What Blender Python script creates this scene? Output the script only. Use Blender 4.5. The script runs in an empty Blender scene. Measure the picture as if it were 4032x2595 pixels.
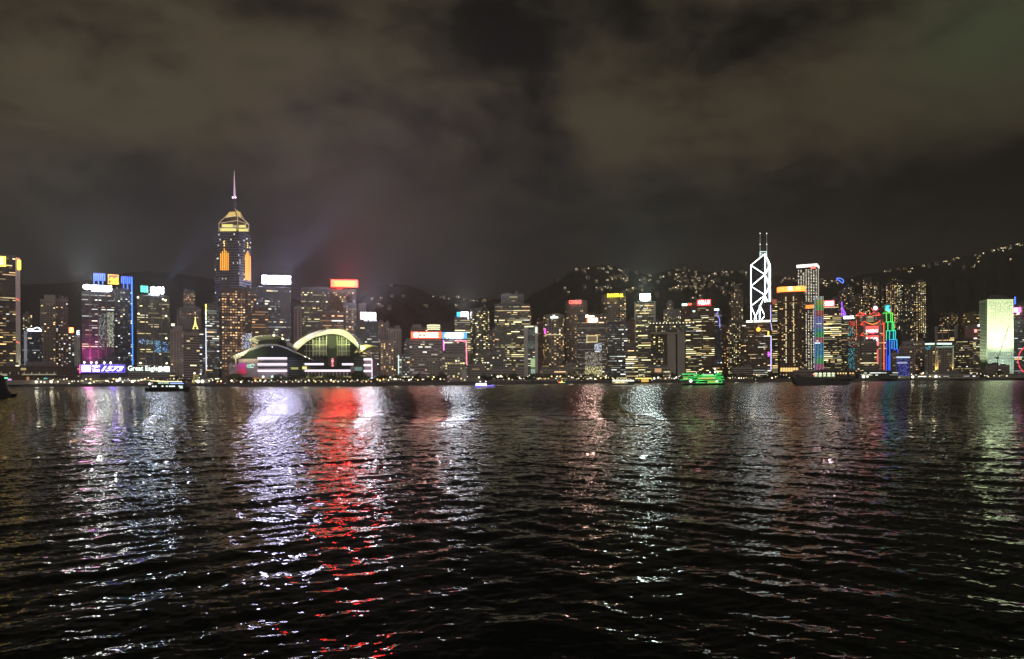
import bpy, bmesh, math, random
import numpy as np
from mathutils import Vector, Matrix
R = math.radians
SC = bpy.context.scene
COL = SC.collection
# ------------------------------------------------------------------ camera
F = 2912.0            # focal length in photo pixels (26 mm equivalent)
CX, CY = 2016.0, 1493.0
ROLL = 0.0061
CAMZ = 8.0
cam_d = bpy.data.cameras.new('camera'); cam = bpy.data.objects.new('camera', cam_d); COL.objects.link(cam)
cam_d.lens = 26.0; cam_d.sensor_width = 36.0; cam_d.sensor_fit = 'HORIZONTAL'
cam_d.shift_y = (CY - 1297.5) / 4032.0
cam_d.clip_start = 0.5; cam_d.clip_end = 30000
cam.location = (0, 0, CAMZ); cam.rotation_euler = (math.pi/2, ROLL, 0)
SC.camera = cam
SC.view_settings.view_transform = 'Standard'; SC.view_settings.look = 'None'
SC.view_settings.exposure = 0.0; SC.view_settings.gamma = 1.0
cy = SC.cycles
cy.use_denoising = True; cy.denoiser = 'OPENIMAGEDENOISE'
cy.max_bounces = 4; cy.diffuse_bounces = 1; cy.glossy_bounces = 3; cy.volume_bounces = 0
cy.transmission_bounces = 1; cy.transparent_max_bounces = 4
cy.sample_clamp_indirect = 20; cy.sample_clamp_direct = 0
cy.caustics_reflective = False; cy.caustics_refractive = False
cy.use_light_tree = True

def uv(x, y):
    dx, dy = x - CX, CY - y
    return (dx*math.cos(ROLL) + dy*math.sin(ROLL), -dx*math.sin(ROLL) + dy*math.cos(ROLL))
def P(x, y, D):
    u, v = uv(x, y)
    return Vector((u*D/F, D, CAMZ + v*D/F))

# ------------------------------------------------------------------ world: night clouds lit by the city
world = bpy.data.worlds.new('World'); SC.world = world; world.use_nodes = True
def build_world():
    nt = world.node_tree; N = nt.nodes; N.clear(); Lk = nt.links.new
    out = N.new('ShaderNodeOutputWorld'); bg = N.new('ShaderNodeBackground'); Lk(bg.outputs[0], out.inputs[0])
    tc = N.new('ShaderNodeTexCoord'); sep = N.new('ShaderNodeSeparateXYZ'); Lk(tc.outputs['Generated'], sep.inputs[0])
    def math_(op, a, b=None, c=None, clamp=False):
        m = N.new('ShaderNodeMath'); m.operation = op; m.use_clamp = clamp
        for i, v in enumerate((a, b, c)):
            if v is None: continue
            if isinstance(v, (int, float)): m.inputs[i].default_value = v
            else: Lk(v, m.inputs[i])
        return m.outputs[0]
    # cloud deck: the view direction projected to a flat layer overhead
    zc = math_('MAXIMUM', sep.outputs['Z'], 0.0)
    den = math_('ADD', zc, 0.34)
    px = math_('DIVIDE', sep.outputs['X'], den); py = math_('DIVIDE', sep.outputs['Y'], den)
    cmb = N.new('ShaderNodeCombineXYZ'); Lk(px, cmb.inputs[0]); Lk(py, cmb.inputs[1])
    def noise(scale, det, rough, dist=0.0, off=(0, 0, 0)):
        mp = N.new('ShaderNodeMapping'); mp.inputs['Location'].default_value = off; Lk(cmb.outputs[0], mp.inputs[0])
        n = N.new('ShaderNodeTexNoise'); n.inputs['Scale'].default_value = scale; n.inputs['Detail'].default_value = det
        n.inputs['Roughness'].default_value = rough; n.inputs['Distortion'].default_value = dist; Lk(mp.outputs[0], n.inputs['Vector'])
        return n.outputs['Fac']
    n1 = noise(1.75, 6, 0.55, 0.35, (3.1, 0.4, 0)); n2 = noise(4.6, 5, 0.6, 0.3, (7, 2, 1)); n3 = noise(13, 4, 0.55, 0.2, (1, 9, 1))
    s = math_('ADD', math_('MULTIPLY', n1, 0.48), math_('ADD', math_('MULTIPLY', n2, 0.34), math_('MULTIPLY', n3, 0.18)))
    # gaps and banks of the cloud deck, given as directions on the sky
    def blob(x, y, rx, ry, amp, prev):
        u, v = uv(x, y); a = math.atan2(u, F); e = math.atan2(v, math.hypot(u, F))
        az = math_('ARCTAN2', sep.outputs['X'], sep.outputs['Y']); el = math_('ARCSINE', sep.outputs['Z'])
        da = math_('DIVIDE', math_('SUBTRACT', az, a), rx/F); de = math_('DIVIDE', math_('SUBTRACT', el, e), ry/F)
        q = math_('ADD', math_('MULTIPLY', da, da), math_('MULTIPLY', de, de))
        g = math_('MULTIPLY', math_('EXPONENT', math_('MULTIPLY', q, -1.0)), amp)
        return math_('ADD', prev, g)
    for b in [(1950, 70, 130, 150, -.09), (2110, 300, 90, 170, -.08), (2160, 600, 110, 100, -.05), (2470, 60, 110, 150, -.09), (2900, 150, 330, 120, -.12), (3250, 40, 260, 60, -.06), (1050, 40, 360, 60, -.10), (560, 190, 200, 60, -.05),
              (500, 420, 900, 320, .04), (120, 260, 420, 260, .06), (1450, 330, 380, 240, .06), (2420, 300, 120, 260, .07), (3100, 480, 700, 200, .05), (3850, 180, 330, 220, .07),
              (3600, 850, 700, 110, -.07), (4032, 700, 200, 160, -.08)]:
        s = blob(*b, s)
    cov = N.new('ShaderNodeMapRange'); cov.interpolation_type = 'SMOOTHSTEP'; cov.inputs[1].default_value = 0.36; cov.inputs[2].default_value = 0.64
    Lk(s, cov.inputs[0]); cov = cov.outputs[0]
    # near the horizon the deck dissolves in an even murk
    hz = N.new('ShaderNodeMapRange'); hz.interpolation_type = 'SMOOTHSTEP'; hz.inputs[1].default_value = 0.10; hz.inputs[2].default_value = 0.34
    Lk(sep.outputs['Z'], hz.inputs[0])
    cr = N.new('ShaderNodeMix'); cr.data_type = 'RGBA'
    cr.inputs['A'].default_value = (0.0052, 0.0054, 0.0048, 1); cr.inputs['B'].default_value = (0.070, 0.0565, 0.034, 1); Lk(cov, cr.inputs['Factor'])
    # left to right: grey-violet city glow at one end, olive at the other
    lr = N.new('ShaderNodeMapRange'); lr.inputs[1].default_value = -0.55; lr.inputs[2].default_value = 0.55; Lk(sep.outputs['X'], lr.inputs[0])
    hc = N.new('ShaderNodeMix'); hc.data_type = 'RGBA'; hc.inputs['A'].default_value = (0.0255, 0.0245, 0.0255, 1); hc.inputs['B'].default_value = (0.0135, 0.0128, 0.0100, 1); Lk(lr.outputs[0], hc.inputs['Factor'])
    mx = N.new('ShaderNodeMix'); mx.data_type = 'RGBA'; Lk(hz.outputs[0], mx.inputs['Factor']); Lk(hc.outputs['Result'], mx.inputs['A']); Lk(cr.outputs['Result'], mx.inputs['B'])
    # greenish bank at the upper end of the frame, darker clouds to that side
    g0 = blob(3880, 130, 270, 190, 1.0, 0.0)
    gm = N.new('ShaderNodeMix'); gm.data_type = 'RGBA'; gm.blend_type = 'MULTIPLY'; gm.inputs['B'].default_value = (0.92, 1.30, 1.15, 1); Lk(g0, gm.inputs['Factor']); Lk(mx.outputs['Result'], gm.inputs['A'])
    dk = N.new('ShaderNodeMapRange'); dk.inputs[1].default_value = -0.5; dk.inputs[2].default_value = 0.6; dk.inputs[3].default_value = 1.12; dk.inputs[4].default_value = 0.74; Lk(sep.outputs['X'], dk.inputs[0])
    vm = N.new('ShaderNodeVectorMath'); vm.operation = 'SCALE'; Lk(gm.outputs['Result'], vm.inputs[0]); Lk(dk.outputs[0], vm.inputs['Scale'])
    Lk(vm.outputs[0], bg.inputs['Color']); bg.inputs['Strength'].default_value = 0.93
build_world()
# sun lamp added behind the camera to lift the facades, as near-shore city glow
sun_d = bpy.data.lights.new('city_glow_fill', 'SUN'); sun_d.energy = 0.75; sun_d.angle = R(60); sun_d.color = (1.0, 0.90, 0.80)
sun = bpy.data.objects.new('city_glow_fill', sun_d); COL.objects.link(sun); sun.rotation_euler = (R(62), 0, R(8))

# ------------------------------------------------------------------ helpers
def ID(o, label, cat, group=None, kind=None):
    if label: o['label'] = label
    if cat: o['category'] = cat
    if group: o['group'] = group
    if kind: o['kind'] = kind
    return o
def empty(name, loc, rz, label, cat, group=None):
    o = bpy.data.objects.new(name, None); COL.objects.link(o); o.location = loc; o.rotation_euler = (0, 0, rz)
    o.empty_display_size = 1; return ID(o, label, cat, group)
class MB:
    def __init__(s): s.v = []; s.f = []; s.c = []
    def quad(s, a, b, c, d, col=None):
        n = len(s.v); s.v += [tuple(a), tuple(b), tuple(c), tuple(d)]; s.f.append((n, n+1, n+2, n+3)); s.c.append(col)
    def box(s, x0, x1, y0, y1, z0, z1, col=None):
        n = len(s.v); s.v += [(x0,y0,z0),(x1,y0,z0),(x1,y1,z0),(x0,y1,z0),(x0,y0,z1),(x1,y0,z1),(x1,y1,z1),(x0,y1,z1)]
        for f in ((0,3,2,1),(4,5,6,7),(0,1,5,4),(1,2,6,5),(2,3,7,6),(3,0,4,7)): s.f.append(tuple(n+i for i in f)); s.c.append(col)
    def prism(s, pts, z0, z1, top=None, col=None, taper=1.0):
        m = len(pts); n = len(s.v); top = top or [z1]*m
        cx = sum(p[0] for p in pts)/m; cy_ = sum(p[1] for p in pts)/m
        s.v += [(p[0], p[1], z0) for p in pts] + [(cx+(p[0]-cx)*taper, cy_+(p[1]-cy_)*taper, t) for p, t in zip(pts, top)]
        s.f.append(tuple(n+i for i in range(m-1, -1, -1))); s.f.append(tuple(n+m+i for i in range(m))); s.c += [col, col]
        for i in range(m):
            j = (i+1) % m; s.f.append((n+i, n+j, n+m+j, n+m+i)); s.c.append(col)
    def cyl(s, x, y, z0, z1, r0, r1=None, seg=8, col=None):
        r1 = r0 if r1 is None else r1; n = len(s.v)
        s.v += [(x+r0*math.cos(2*math.pi*i/seg), y+r0*math.sin(2*math.pi*i/seg), z0) for i in range(seg)]
        s.v += [(x+r1*math.cos(2*math.pi*i/seg), y+r1*math.sin(2*math.pi*i/seg), z1) for i in range(seg)]
        for i in range(seg): j = (i+1) % seg; s.f.append((n+i, n+j, n+seg+j, n+seg+i)); s.c.append(col)
        s.f.append(tuple(n+i for i in range(seg-1, -1, -1))); s.f.append(tuple(n+seg+i for i in range(seg))); s.c += [col, col]
    def tube(s, a, b, r, seg=6, col=None, r2=None):
        a = Vector(a); b = Vector(b); d = (b-a)
        if d.length < 1e-6: return
        r2 = r if r2 is None else r2
        q = d.to_track_quat('Z', 'Y'); n = len(s.v)
        for c, rr in ((a, r), (b, r2)):
            for i in range(seg):
                s.v.append(tuple(c + q @ Vector((rr*math.cos(2*math.pi*i/seg), rr*math.sin(2*math.pi*i/seg), 0))))
        for i in range(seg): j = (i+1) % seg; s.f.append((n+i, n+j, n+seg+j, n+seg+i)); s.c.append(col)
        s.f.append(tuple(n+i for i in range(seg-1, -1, -1))); s.f.append(tuple(n+seg+i for i in range(seg))); s.c += [col, col]
    def ball(s, x, y, z, r, seg=8, rings=5, col=None, sz=1.0):
        n = len(s.v); s.v.append((x, y, z-r*sz))
        for j in range(1, rings):
            t = -math.pi/2 + math.pi*j/rings
            for i in range(seg): s.v.append((x+r*math.cos(t)*math.cos(2*math.pi*i/seg), y+r*math.cos(t)*math.sin(2*math.pi*i/seg), z+r*sz*math.sin(t)))
        s.v.append((x, y, z+r*sz)); last = len(s.v)-1
        for i in range(seg):
            j = (i+1) % seg; s.f.append((n, n+1+j, n+1+i)); s.c.append(col)
            for k in range(rings-2):
                a = n+1+k*seg; s.f.append((a+i, a+j, a+seg+j, a+seg+i)); s.c.append(col)
            a = n+1+(rings-2)*seg; s.f.append((a+i, a+j, last)); s.c.append(col)
    def loft(s, rows, closed=False):
        n = len(s.v); m = len(rows[0])
        for r in rows: s.v += [tuple(p) for p in r]
        for i in range(len(rows)-1):
            for j in range(m if closed else m-1):
                k = (j+1) % m; s.f.append((n+i*m+j, n+i*m+k, n+(i+1)*m+k, n+(i+1)*m+j)); s.c.append(None)
    def mesh(s, name, mat, off=None, smooth=False):
        v = s.v
        if off is not None: v = [(p[0]-off[0], p[1]-off[1], p[2]-off[2]) for p in v]
        me = bpy.data.meshes.new(name); me.from_pydata(v, [], s.f)
        if any(c is not None for c in s.c):
            at = me.attributes.new('glow', 'FLOAT_COLOR', 'FACE')
            arr = np.zeros((len(s.c), 4), np.float32)
            for i, c in enumerate(s.c):
                if c is not None: arr[i, :3] = c; arr[i, 3] = 1
            at.data.foreach_set('color', arr.ravel())
        for m_ in (mat if isinstance(mat, (list, tuple)) else [mat]): me.materials.append(m_)
        if smooth: me.polygons.foreach_set('use_smooth', [True]*len(me.polygons))
        me.update(); return me
    def build(s, name, mat, parent=None, off=None, smooth=False):
        o = bpy.data.objects.new(name, s.mesh(name, mat, off, smooth)); COL.objects.link(o)
        if parent: o.parent = parent
        return o
# ------------------------------------------------------------------ materials
MT = {}
def mat(name, base=(.2,.2,.2), rough=.6, metal=0.0, emit=None, es=1.0, sample=False, noise=0.0, nscale=0.05, spec=0.5):
    if name in MT: return MT[name]
    m = bpy.data.materials.new(name); m.use_nodes = True; nt = m.node_tree; b = nt.nodes['Principled BSDF']
    b.inputs['Base Color'].default_value = (*base, 1); b.inputs['Roughness'].default_value = rough; b.inputs['Metallic'].default_value = metal
    b.inputs['Specular IOR Level'].default_value = spec
    if emit: b.inputs['Emission Color'].default_value = (*emit, 1); b.inputs['Emission Strength'].default_value = es
    if noise > 0:
        tc = nt.nodes.new('ShaderNodeTexCoord'); n = nt.nodes.new('ShaderNodeTexNoise'); n.inputs['Scale'].default_value = nscale; n.inputs['Detail'].default_value = 5
        nt.links.new(tc.outputs['Object'], n.inputs['Vector'])
        mr = nt.nodes.new('ShaderNodeMapRange'); mr.inputs[1].default_value = .3; mr.inputs[2].default_value = .7; mr.inputs[3].default_value = 1-noise; mr.inputs[4].default_value = 1+noise
        nt.links.new(n.outputs['Fac'], mr.inputs[0])
        vm = nt.nodes.new('ShaderNodeVectorMath'); vm.operation = 'SCALE'; vm.inputs[0].default_value = base; nt.links.new(mr.outputs[0], vm.inputs['Scale'])
        nt.links.new(vm.outputs[0], b.inputs['Base Color'])
    m.cycles.emission_sampling = 'FRONT_BACK' if (sample and emit) else 'NONE'
    MT[name] = m; return m
WALL = {
 'conc': mat('weathered concrete', (.30,.29,.28), .8, noise=.18), 'pink': mat('pinkish render', (.36,.29,.29), .8, noise=.12),
 'tan': mat('tan tiled wall', (.34,.31,.28), .7, noise=.12), 'dark': mat('dark curtain wall', (.085,.083,.09), .25, noise=.2),
 'glass': mat('blue black glass wall', (.05,.055,.075), .2, noise=.2), 'brown': mat('bronze brown cladding', (.13,.085,.065), .5, noise=.15),
 'white': mat('pale stone cladding', (.55,.54,.52), .7, noise=.1), 'olive': mat('greenish glass wall', (.08,.095,.08), .25, noise=.2),
 'maroon': mat('dark maroon cladding', (.10,.04,.035), .5, noise=.15), 'grey': mat('grey tiled wall', (.18,.18,.19), .6, noise=.15),
}
STEEL = mat('dark steel', (.12,.12,.13), .4, .6); METAL_L = mat('light metal', (.5,.5,.5), .35, .7)
def glow_mat():      # emission taken from the per-face attribute
    m = bpy.data.materials.new('window glass'); m.use_nodes = True; nt = m.node_tree; b = nt.nodes['Principled BSDF']
    b.inputs['Base Color'].default_value = (.02,.022,.026,1); b.inputs['Roughness'].default_value = .12
    a = nt.nodes.new('ShaderNodeAttribute'); a.attribute_name = 'glow'; nt.links.new(a.outputs['Color'], b.inputs['Emission Color']); b.inputs['Emission Strength'].default_value = 1
    m.cycles.emission_sampling = 'NONE'; return m
def objcol_mat(name, st):
    m = bpy.data.materials.new(name); m.use_nodes = True; nt = m.node_tree; b = nt.nodes['Principled BSDF']
    b.inputs['Base Color'].default_value = (.1,.1,.1,1); b.inputs['Roughness'].default_value = .2
    a = nt.nodes.new('ShaderNodeObjectInfo'); nt.links.new(a.outputs['Color'], b.inputs['Emission Color']); b.inputs['Emission Strength'].default_value = st
    m.cycles.emission_sampling = 'NONE'; return m
GLOW = glow_mat(); LITWIN = objcol_mat('lit room behind glass', 1.0)
_e = {}
def em(col, st=1.0, sample=False):
    k = (tuple(col), st, sample)
    if k not in _e: _e[k] = mat('light %d' % len(_e), (.1,.1,.1), .4, emit=col, es=st, sample=sample)
    return _e[k]
TINT = {'warm': [(1,.66,.25),(1,.78,.38),(1,.60,.22)], 'yellow': [(1,.84,.36),(1,.93,.52),(1,.76,.30)], 'white': [(.95,.95,.85),(1,.9,.7),(.9,1,.9)],
        'orange': [(1,.48,.18),(1,.58,.25),(1,.66,.36)], 'cool': [(.75,.85,1),(.85,.95,.95),(1,.92,.75)], 'mix': [(1,.78,.42),(.95,.95,.85),(1,.62,.3)]}
_wm = None
def unit_window():
    global _wm
    if _wm is None:
        b = MB(); b.box(-.5,.5,-.12,.12,-.5,.5); _wm = b.mesh('window', LITWIN)
    return _wm
def window_obj(parent, x, y, z, w, h, rz, col, st, name='window'):
    o = bpy.data.objects.new(name, unit_window()); COL.objects.link(o); o.parent = parent
    o.location = (x, y, z); o.scale = (w, 1, h); o.rotation_euler = (0, 0, rz); o.color = (col[0]*st, col[1]*st, col[2]*st, 1)
    return o
def point_light(loc, col, power, r=2.0, name='lamp_light', parent=None):
    d = bpy.data.lights.new(name, 'POINT'); d.energy = power; d.color = col; d.shadow_soft_size = r
    o = bpy.data.objects.new(name, d); COL.objects.link(o); o.location = loc
    if parent: o.parent = parent
    return o
def spot(loc, tgt, col, power, ang=60, blend=.6, r=1.0, name='floodlight_beam'):
    d = bpy.data.lights.new(name, 'SPOT'); d.energy = power; d.color = col; d.spot_size = R(ang); d.spot_blend = blend; d.shadow_soft_size = r
    o = bpy.data.objects.new(name, d); COL.objects.link(o); o.location = loc
    o.rotation_euler = (Vector(tgt)-Vector(loc)).to_track_quat('-Z', 'Y').to_euler(); return o
def text_obj(s, w, h, material, parent, loc, depth=.4, shear=0.0, bold=0.0, name='lettering', rz=0.0):
    cu = bpy.data.curves.new(name, 'FONT'); cu.body = s; cu.extrude = .5; cu.shear = shear; cu.offset = bold; cu.resolution_u = 3
    t = bpy.data.objects.new(name, cu); COL.objects.link(t)
    dg = bpy.context.evaluated_depsgraph_get(); dg.update()
    me = bpy.data.meshes.new_from_object(t.evaluated_get(dg)); COL.objects.unlink(t); bpy.data.objects.remove(t); bpy.data.curves.remove(cu)
    n = len(me.vertices); a = np.zeros(n*3, np.float32); me.vertices.foreach_get('co', a); a = a.reshape(-1, 3)
    mn, mx_ = a.min(0), a.max(0); c = (mn+mx_)/2; sz = np.maximum(mx_-mn, 1e-4)
    b = np.zeros_like(a); b[:, 0] = (a[:, 0]-c[0])/sz[0]*w; b[:, 2] = (a[:, 1]-c[1])/sz[1]*h; b[:, 1] = -(a[:, 2]-c[2])/sz[2]*depth
    me.vertices.foreach_set('co', b.ravel()); me.materials.clear(); me.materials.append(material); me.update()
    o = bpy.data.objects.new(name, me); COL.objects.link(o); o.parent = parent; o.location = loc; o.rotation_euler = (0, 0, rz); return o

# ------------------------------------------------------------------ shore line
SHORE = [(-900,1250),(0,1220),(700,1180),(880,1000),(1480,985),(1650,1060),(1900,1110),(2300,1200),(2700,1300),(3300,1420),(4032,1450),(5200,1500)]
def shore_d(x):
    for (a, da), (b, db) in zip(SHORE, SHORE[1:]):
        if x <= b: return da + (db-da)*(x-a)/(b-a)
    return SHORE[-1][1]
GZ = 4.0

# ------------------------------------------------------------------ water
def build_water():
    rs = np.random.RandomState(7)
    yy = np.concatenate([np.arange(820, 16, -0.85), np.linspace(16, 3.5, 40)])     # rows, evenly spaced as seen from the quay
    d = CAMZ/yy*739.0
    d[-1] = 2400
    tx = np.linspace(-1.15, 1.15, 1500)
    dd = np.gradient(d)[:, None]; Xg = d[:, None]*tx[None, :]; Yg = np.repeat(d[:, None], len(tx), 1)
    Z = np.zeros_like(Xg)
    def train(lam, ang, slope, mask=None):
        k = 2*math.pi/lam; a = slope*math.sqrt(2)/k
        wgt = np.clip((lam/np.abs(dd) - 2.0)/2.5, 0, 1)
        ph = k*(Xg*math.sin(ang)+Yg*math.cos(ang)) + rs.uniform(0, 6.28) + 1.6*np.sin(Xg*.9/lam*math.cos(ang)*.7 - Yg*.5/lam + rs.uniform(0, 6))
        z = a*wgt*np.cos(ph + 0.35*np.cos(ph))
        return z if mask is None else z*mask
    # chop
    n = 72
    for i in range(n):
        lam = math.exp(rs.uniform(math.log(.30), math.log(5.0)))
        ang = rs.normal(0.05, 0.95); Z += train(lam, ang, 0.086/math.sqrt(n)*(1.35 if lam < 1.4 else (.9 if lam < 3 else .55)))
    # slow patches of calm and rough
    # boat wakes crossing the harbour: crests leaning one way on the left of the view, the other way on the right
    ml = 1/(1+np.exp((Xg+0.05*Yg-2)/9)); mr = 1/(1+np.exp(-(Xg-0.05*Yg+2)/9))
    for lam, s in ((3.4, .032), (2.3, .034), (4.6, .032), (7.0, .030), (1.5, .030)):
        Z += train(lam, R(-33)+rs.normal(0, .06), s, ml); Z += train(lam*.93, R(34)+rs.normal(0, .06), s, mr)
    Z *= np.clip((900-Yg)/500, 0, 1)
    nr, nc = Xg.shape
    v = np.stack([Xg, Yg, Z], -1).reshape(-1, 3).astype(np.float32)
    i = np.arange(nr-1)[:, None]*nc + np.arange(nc-1)[None, :]
    f = np.stack([i, i+1, i+nc+1, i+nc], -1).reshape(-1, 4).astype(np.int32)
    me = bpy.data.meshes.new('water'); me.vertices.add(len(v)); me.vertices.foreach_set('co', v.ravel())
    me.loops.add(f.size); me.loops.foreach_set('vertex_index', f.ravel())
    me.polygons.add(len(f)); me.polygons.foreach_set('loop_start', np.arange(0, f.size, 4, dtype=np.int32)); me.polygons.foreach_set('loop_total', np.full(len(f), 4, np.int32))
    me.polygons.foreach_set('use_smooth', np.ones(len(f), bool)); me.update(calc_edges=True); me.validate()
    m = bpy.data.materials.new('harbour water'); m.use_nodes = True; nt = m.node_tree; N = nt.nodes; Lk = nt.links.new; b = N['Principled BSDF']
    b.inputs['Base Color'].default_value = (.004, .006, .006, 1); b.inputs['Roughness'].default_value = .025; b.inputs['IOR'].default_value = 1.13
    geo = N.new('ShaderNodeNewGeometry'); sp = N.new('ShaderNodeSeparateXYZ'); Lk(geo.outputs['Position'], sp.inputs[0])
    def ramp(a, c, lo, hi):
        r = N.new('ShaderNodeMapRange'); r.interpolation_type = 'SMOOTHSTEP'; r.inputs[1].default_value = a; r.inputs[2].default_value = c; r.inputs[3].default_value = lo; r.inputs[4].default_value = hi
        Lk(sp.outputs['Y'], r.inputs[0]); return r.outputs[0]
    def M2(op, a_, b_=None, c_=None):
        n = N.new('ShaderNodeMath'); n.operation = op
        for i_, v_ in enumerate((a_, b_, c_)):
            if v_ is None: continue
            if isinstance(v_, (int, float)): n.inputs[i_].default_value = v_
            else: Lk(v_, n.inputs[i_])
        return n.outputs[0]
    # small waves as a field of surface slopes: ripples everywhere, the larger ones only where the mesh no longer carries them
    sx = 0.0; sy = 0.0
    far = ramp(35, 260, 0.0, 1.0)
    for k_, (scx, scy, ax, ay, w_) in enumerate(((3.0, 4.6, .80, .40, ramp(14, 55, .10, 1.0)), (.95, 1.5, .78, .48, ramp(20, 75, .06, 1.0)), (.26, .20, .14, .38, ramp(60, 160, .0, 1.0)), (.16, .06, .03, .34, ramp(130, 320, 0., 1.0)))):
        mp = N.new('ShaderNodeMapping'); mp.inputs['Scale'].default_value = (scx, scy, 1); mp.inputs['Location'].default_value = (k_*13.1, k_*7.7, 0); mp.inputs['Rotation'].default_value = (0, 0, (.12, -.1, .05, -.03)[k_]); Lk(geo.outputs['Position'], mp.inputs[0])
        n = N.new('ShaderNodeTexNoise'); n.inputs['Scale'].default_value = 1.0; n.inputs['Detail'].default_value = 1.5; n.inputs['Roughness'].default_value = .5; Lk(mp.outputs[0], n.inputs['Vector'])
        sc = N.new('ShaderNodeSeparateColor'); Lk(n.outputs['Color'], sc.inputs[0])
        px_ = M2('MULTIPLY', M2('MULTIPLY', M2('SUBTRACT', sc.outputs[0], .5), ax*WAVE), w_)
        py_ = M2('MULTIPLY', M2('MULTIPLY', M2('SUBTRACT', sc.outputs[1], .5), ay*WAVE), w_)
        sx = px_ if k_ == 0 else M2('ADD', sx, px_); sy = py_ if k_ == 0 else M2('ADD', sy, py_)
    # far out only the wave faces turned to this shore are in sight, the backs are hidden behind the crests
    ab_ = M2('SUBTRACT', M2('MULTIPLY', M2('ABSOLUTE', sy), -1.0), 0.026)
    syf = M2('ADD', M2('MULTIPLY', sy, M2('SUBTRACT', 1.0, far)), M2('MULTIPLY', ab_, far))
    cb = N.new('ShaderNodeCombineXYZ'); Lk(sx, cb.inputs[0]); Lk(syf, cb.inputs[1])
    ad = N.new('ShaderNodeVectorMath'); ad.operation = 'ADD'; Lk(geo.outputs['Normal'], ad.inputs[0]); Lk(cb.outputs[0], ad.inputs[1])
    nm_ = N.new('ShaderNodeVectorMath'); nm_.operation = 'NORMALIZE'; Lk(ad.outputs[0], nm_.inputs[0]); Lk(nm_.outputs[0], b.inputs['Normal'])
    me.materials.append(m); o = bpy.data.objects.new('water', me); COL.objects.link(o)
    ID(o, 'dark choppy harbour water streaked with coloured reflections of the city lights', 'water', kind='structure')
WAVE = 1.0
build_water()

# ------------------------------------------------------------------ land and quay
def build_land():
    g = MB(); xs = [-900, 0, 300, 700, 880, 1180, 1480, 1650, 1900, 2300, 2700, 3000, 3300, 4032, 5200]
    rows = []
    fr = [Vector((uv(x, 1493)[0]*shore_d(x)/F, shore_d(x), 0)) for x in xs]
    rows.append([(p.x, p.y, -3) for p in fr]); rows.append([(p.x, p.y, GZ+.9) for p in fr]); rows.append([(p.x, p.y+1, GZ+.9) for p in fr]); rows.append([(p.x, p.y+1, GZ) for p in fr])
    k = 5200
    rows.append([(p.x*k/p.y, k, GZ) for p in fr])
    g.loft(rows); o = g.build('ground', mat('paved waterfront ground', (.10,.10,.10), .8, noise=.2, nscale=.02))
    ID(o, 'paved waterfront ground behind a dark stone quay edge', 'ground', kind='structure')
    r = MB(); rr = []
    for off in (34, 52): rr.append([(p.x*(p.y+off)/p.y, p.y+off, GZ+.12) for p in fr])
    r.loft(rr); o = r.build('road', mat('asphalt', (.05,.05,.05), .7, noise=.2, nscale=.1)); ID(o, 'asphalt harbourfront road behind the promenade', 'road', kind='structure')
    mk = MB()
    for a, b_ in zip(fr, fr[1:]):
        n = int((b_-a).length/12)
        for i in range(n):
            p = a.lerp(b_, i/n); q = a.lerp(b_, (i+.45)/n)
            mk.quad((p.x*(p.y+43)/p.y, p.y+43, GZ+.13), (q.x*(q.y+43)/q.y, q.y+43, GZ+.13), (q.x*(q.y+43)/q.y, q.y+43.3, GZ+.13), (p.x*(p.y+43)/p.y, p.y+43.3, GZ+.13))
    o = mk.build('road_markings', mat('road paint', (.7,.7,.7), .6)); ID(o, 'dashed white lane line on the harbourfront road', 'road marking', kind='structure')
build_land()

# ------------------------------------------------------------------ hills
def lerp_prof(prof, x):
    if x <= prof[0][0]: return prof[0][1]
    for (a, ya), (b, yb) in zip(prof, prof[1:]):
        if x <= b:
            t = (x-a)/(b-a); t = t*t*(3-2*t)*.5 + t*.5; return ya+(yb-ya)*t
    return prof[-1][1]
def hnoise(x, y):
    return (math.sin(x*.0071+1.3)*math.sin(y*.0053+.7)*.5 + math.sin(x*.019+y*.013)*.25 + math.sin(x*.047-y*.031+2)*.14 + math.sin(x*.11+y*.09+4)*.08)
class Hill:
    def __init__(s, name, label, prof, D0, D1, mt):
        s.prof, s.D0, s.D1 = prof, D0, D1
        g = MB(); rows = []; xs = np.arange(prof[0][0], prof[-1][0]+1, 12.0); rs = random.Random(3)
        ts = list(np.linspace(0, 1, 34)) + [1.08, 1.25, 1.6]
        for t in ts:
            rows.append([s.pt(x, t, rs) for x in xs])
        g.loft(rows); o = g.build(name, mt, smooth=True); ID(o, label, 'hill', kind='structure')
    def pt(s, x, t, rs=None):
        D = s.D0+(s.D1-s.D0)*t; y = lerp_prof(s.prof, x)
        u, v = uv(x, y); X = u*D/F; zr = CAMZ+v*s.D1/F
        if t <= 1: h = zr*(t**.85)*(1+.10*hnoise(X*2, D*2)*math.sin(math.pi*t)*2)
        else: h = zr*(1-(t-1)*1.3)
        if rs is not None: h += rs.uniform(-1, 1)*1.2*min(1, t*3)
        return (X, D, max(h, 2) if t > 0 else GZ-1)
    def at(s, x, y):     # surface point seen at photo pixel x, y
        best = None
        for i in range(1, 60):
            t = i/60; p = s.pt(x, t); v = (p[2]-CAMZ)/p[1]*F; yy = CY-(v+ (x-CX)*ROLL)
            if yy <= y: return Vector(p)
            best = p
        return Vector(best)
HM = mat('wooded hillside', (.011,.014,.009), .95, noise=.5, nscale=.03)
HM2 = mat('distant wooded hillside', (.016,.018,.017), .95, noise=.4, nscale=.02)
hillA = Hill('hills', 'distant dark ridge behind the towers with blue and gold signs', [(-300,1130),(250,1115),(420,1090),(500,1074),(570,1068),(660,1073),(760,1088),(850,1098),(960,1115),(1060,1140),(1200,1190),(1350,1235)], 2900, 3900, HM2)
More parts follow.
